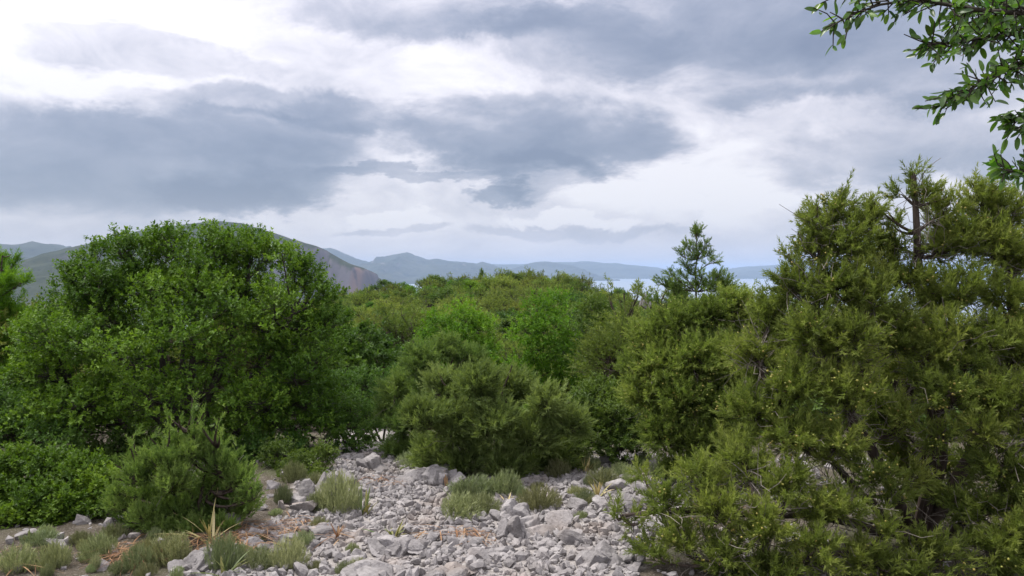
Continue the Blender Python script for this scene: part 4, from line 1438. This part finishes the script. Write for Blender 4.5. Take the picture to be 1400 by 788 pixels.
def leaf_mesh(seed, ti):
    g = np.random.default_rng(seed)
    u = np.linspace(0, 1, 7)
    ww = .19 * np.sqrt(np.clip(1 - (2 * u - 1) ** 2, 0, 1)) * (1.08 - .22 * u)
    ww[0], ww[-1] = .012, .004
    bend = -.14 * u ** 2 * g.uniform(.2, 1.8)
    cup = g.uniform(.15, .45)
    V = np.stack([np.stack([u, ww, bend + cup * ww], -1), np.stack([u, 0 * u, bend], -1), np.stack([u, -ww, bend + cup * ww], -1)], 1).reshape(-1, 3)
    q = np.array([(3 * i + j, 3 * i + j + 1, 3 * i + 4 + j, 3 * i + 3 + j) for i in range(6) for j in (0, 1)])
    me = mesh_np('leaf', V, q, np.full(len(q), ti), True)
    me.materials.append(M['big_leaf'])
    return me


LM = [leaf_mesh(1010 + i, i / 7) for i in range(8)]
yl = leaf_mesh(1030, .6)
yl.materials.clear(); yl.materials.append(M['rust'])
vis = []
for P_, D_ in leaves:
    a_, b_ = pix(P_)
    vis.append(-35 < b_[0] < 800 and 1090 < a_[0] < 1425)
leaves = [l for l, k_ in zip(leaves, vis) if k_]
g.shuffle(leaves)
bigl = leaves[:300]
for i, (P_, D_) in enumerate(bigl):
    o = bpy.data.objects.new('leaf', yl if i % 60 == 7 else LM[int(g.integers(8))])
    col.objects.link(o)
    o.parent = root
    o.location = P_ - o0
    up_ = unit(np.array((0, -.55, .55)) + g.normal(0, .55, 3))
    xx = D_
    yy = unit(np.cross(up_, xx))
    zz = np.cross(xx, yy)
    s_ = g.uniform(.020, .040)
    from mathutils import Matrix
    Mx = Matrix(((xx[0], yy[0], zz[0]), (xx[1], yy[1], zz[1]), (xx[2], yy[2], zz[2])))
    o.rotation_euler = Mx.to_euler()
    o.scale = (s_, s_ * g.uniform(.85, 1.15), s_)
rest = leaves[300:]
if rest:
    VV, QQ, off = [], [], 0
    for P_, D_ in rest:
        me_ = LM[int(g.integers(8))]
        V0 = np.empty(len(me_.vertices) * 3, dtype=np.float32)
        me_.vertices.foreach_get('co', V0)
        yy = unit(np.cross(unit(np.array((0, -.55, .55)) + g.normal(0, .55, 3)), D_))
        zz = np.cross(D_, yy)
        V0 = V0.reshape(-1, 3) * g.uniform(.020, .040)
        VV.append(V0[:, :1] * D_ + V0[:, 1:2] * yy + V0[:, 2:] * zz + P_ - o0)
        QQ.append(np.array([(3 * i + j, 3 * i + j + 1, 3 * i + 4 + j, 3 * i + 3 + j) for i in range(6) for j in (0, 1)]) + off)
        off += 21
    o = link('inner_leaves', mesh_np('inner_leaves', np.concatenate(VV), np.concatenate(QQ), np.repeat(g.random(len(rest)), 12), True), M['big_leaf'], root)
    o['kind'] = 'stuff'

# ------------------------------------------------------------------ air
bm = bmesh.new()
bmesh.ops.create_cube(bm, size=1)
me = bpy.data.meshes.new('haze')
bm.to_mesh(me)
bm.free()
hz_o = bpy.data.objects.new('haze', me)
col.objects.link(hz_o)
z0, z1 = -400.0, 330.0
hz_o.scale = (94000, 50000, z1 - z0)
hz_o.location = (0, 22000, (z0 + z1) / 2)
m = bpy.data.materials.new('haze')
m.use_nodes = True
m.node_tree.nodes.clear()
t = NT(m.node_tree)
pv = t.n('ShaderNodeVolumePrincipled')
pv.inputs['Color'].default_value = (.42, .55, .77, 1)
pv.inputs['Density'].default_value = 6.2e-5
pv.inputs['Anisotropy'].default_value = 0.0
o = t.n('ShaderNodeOutputMaterial')
m.node_tree.links.new(pv.outputs[0], o.inputs['Volume'])
me.materials.append(m)
tag(hz_o, 'pale bluish haze over the distant mountains and sea', 'haze', None, 'stuff')
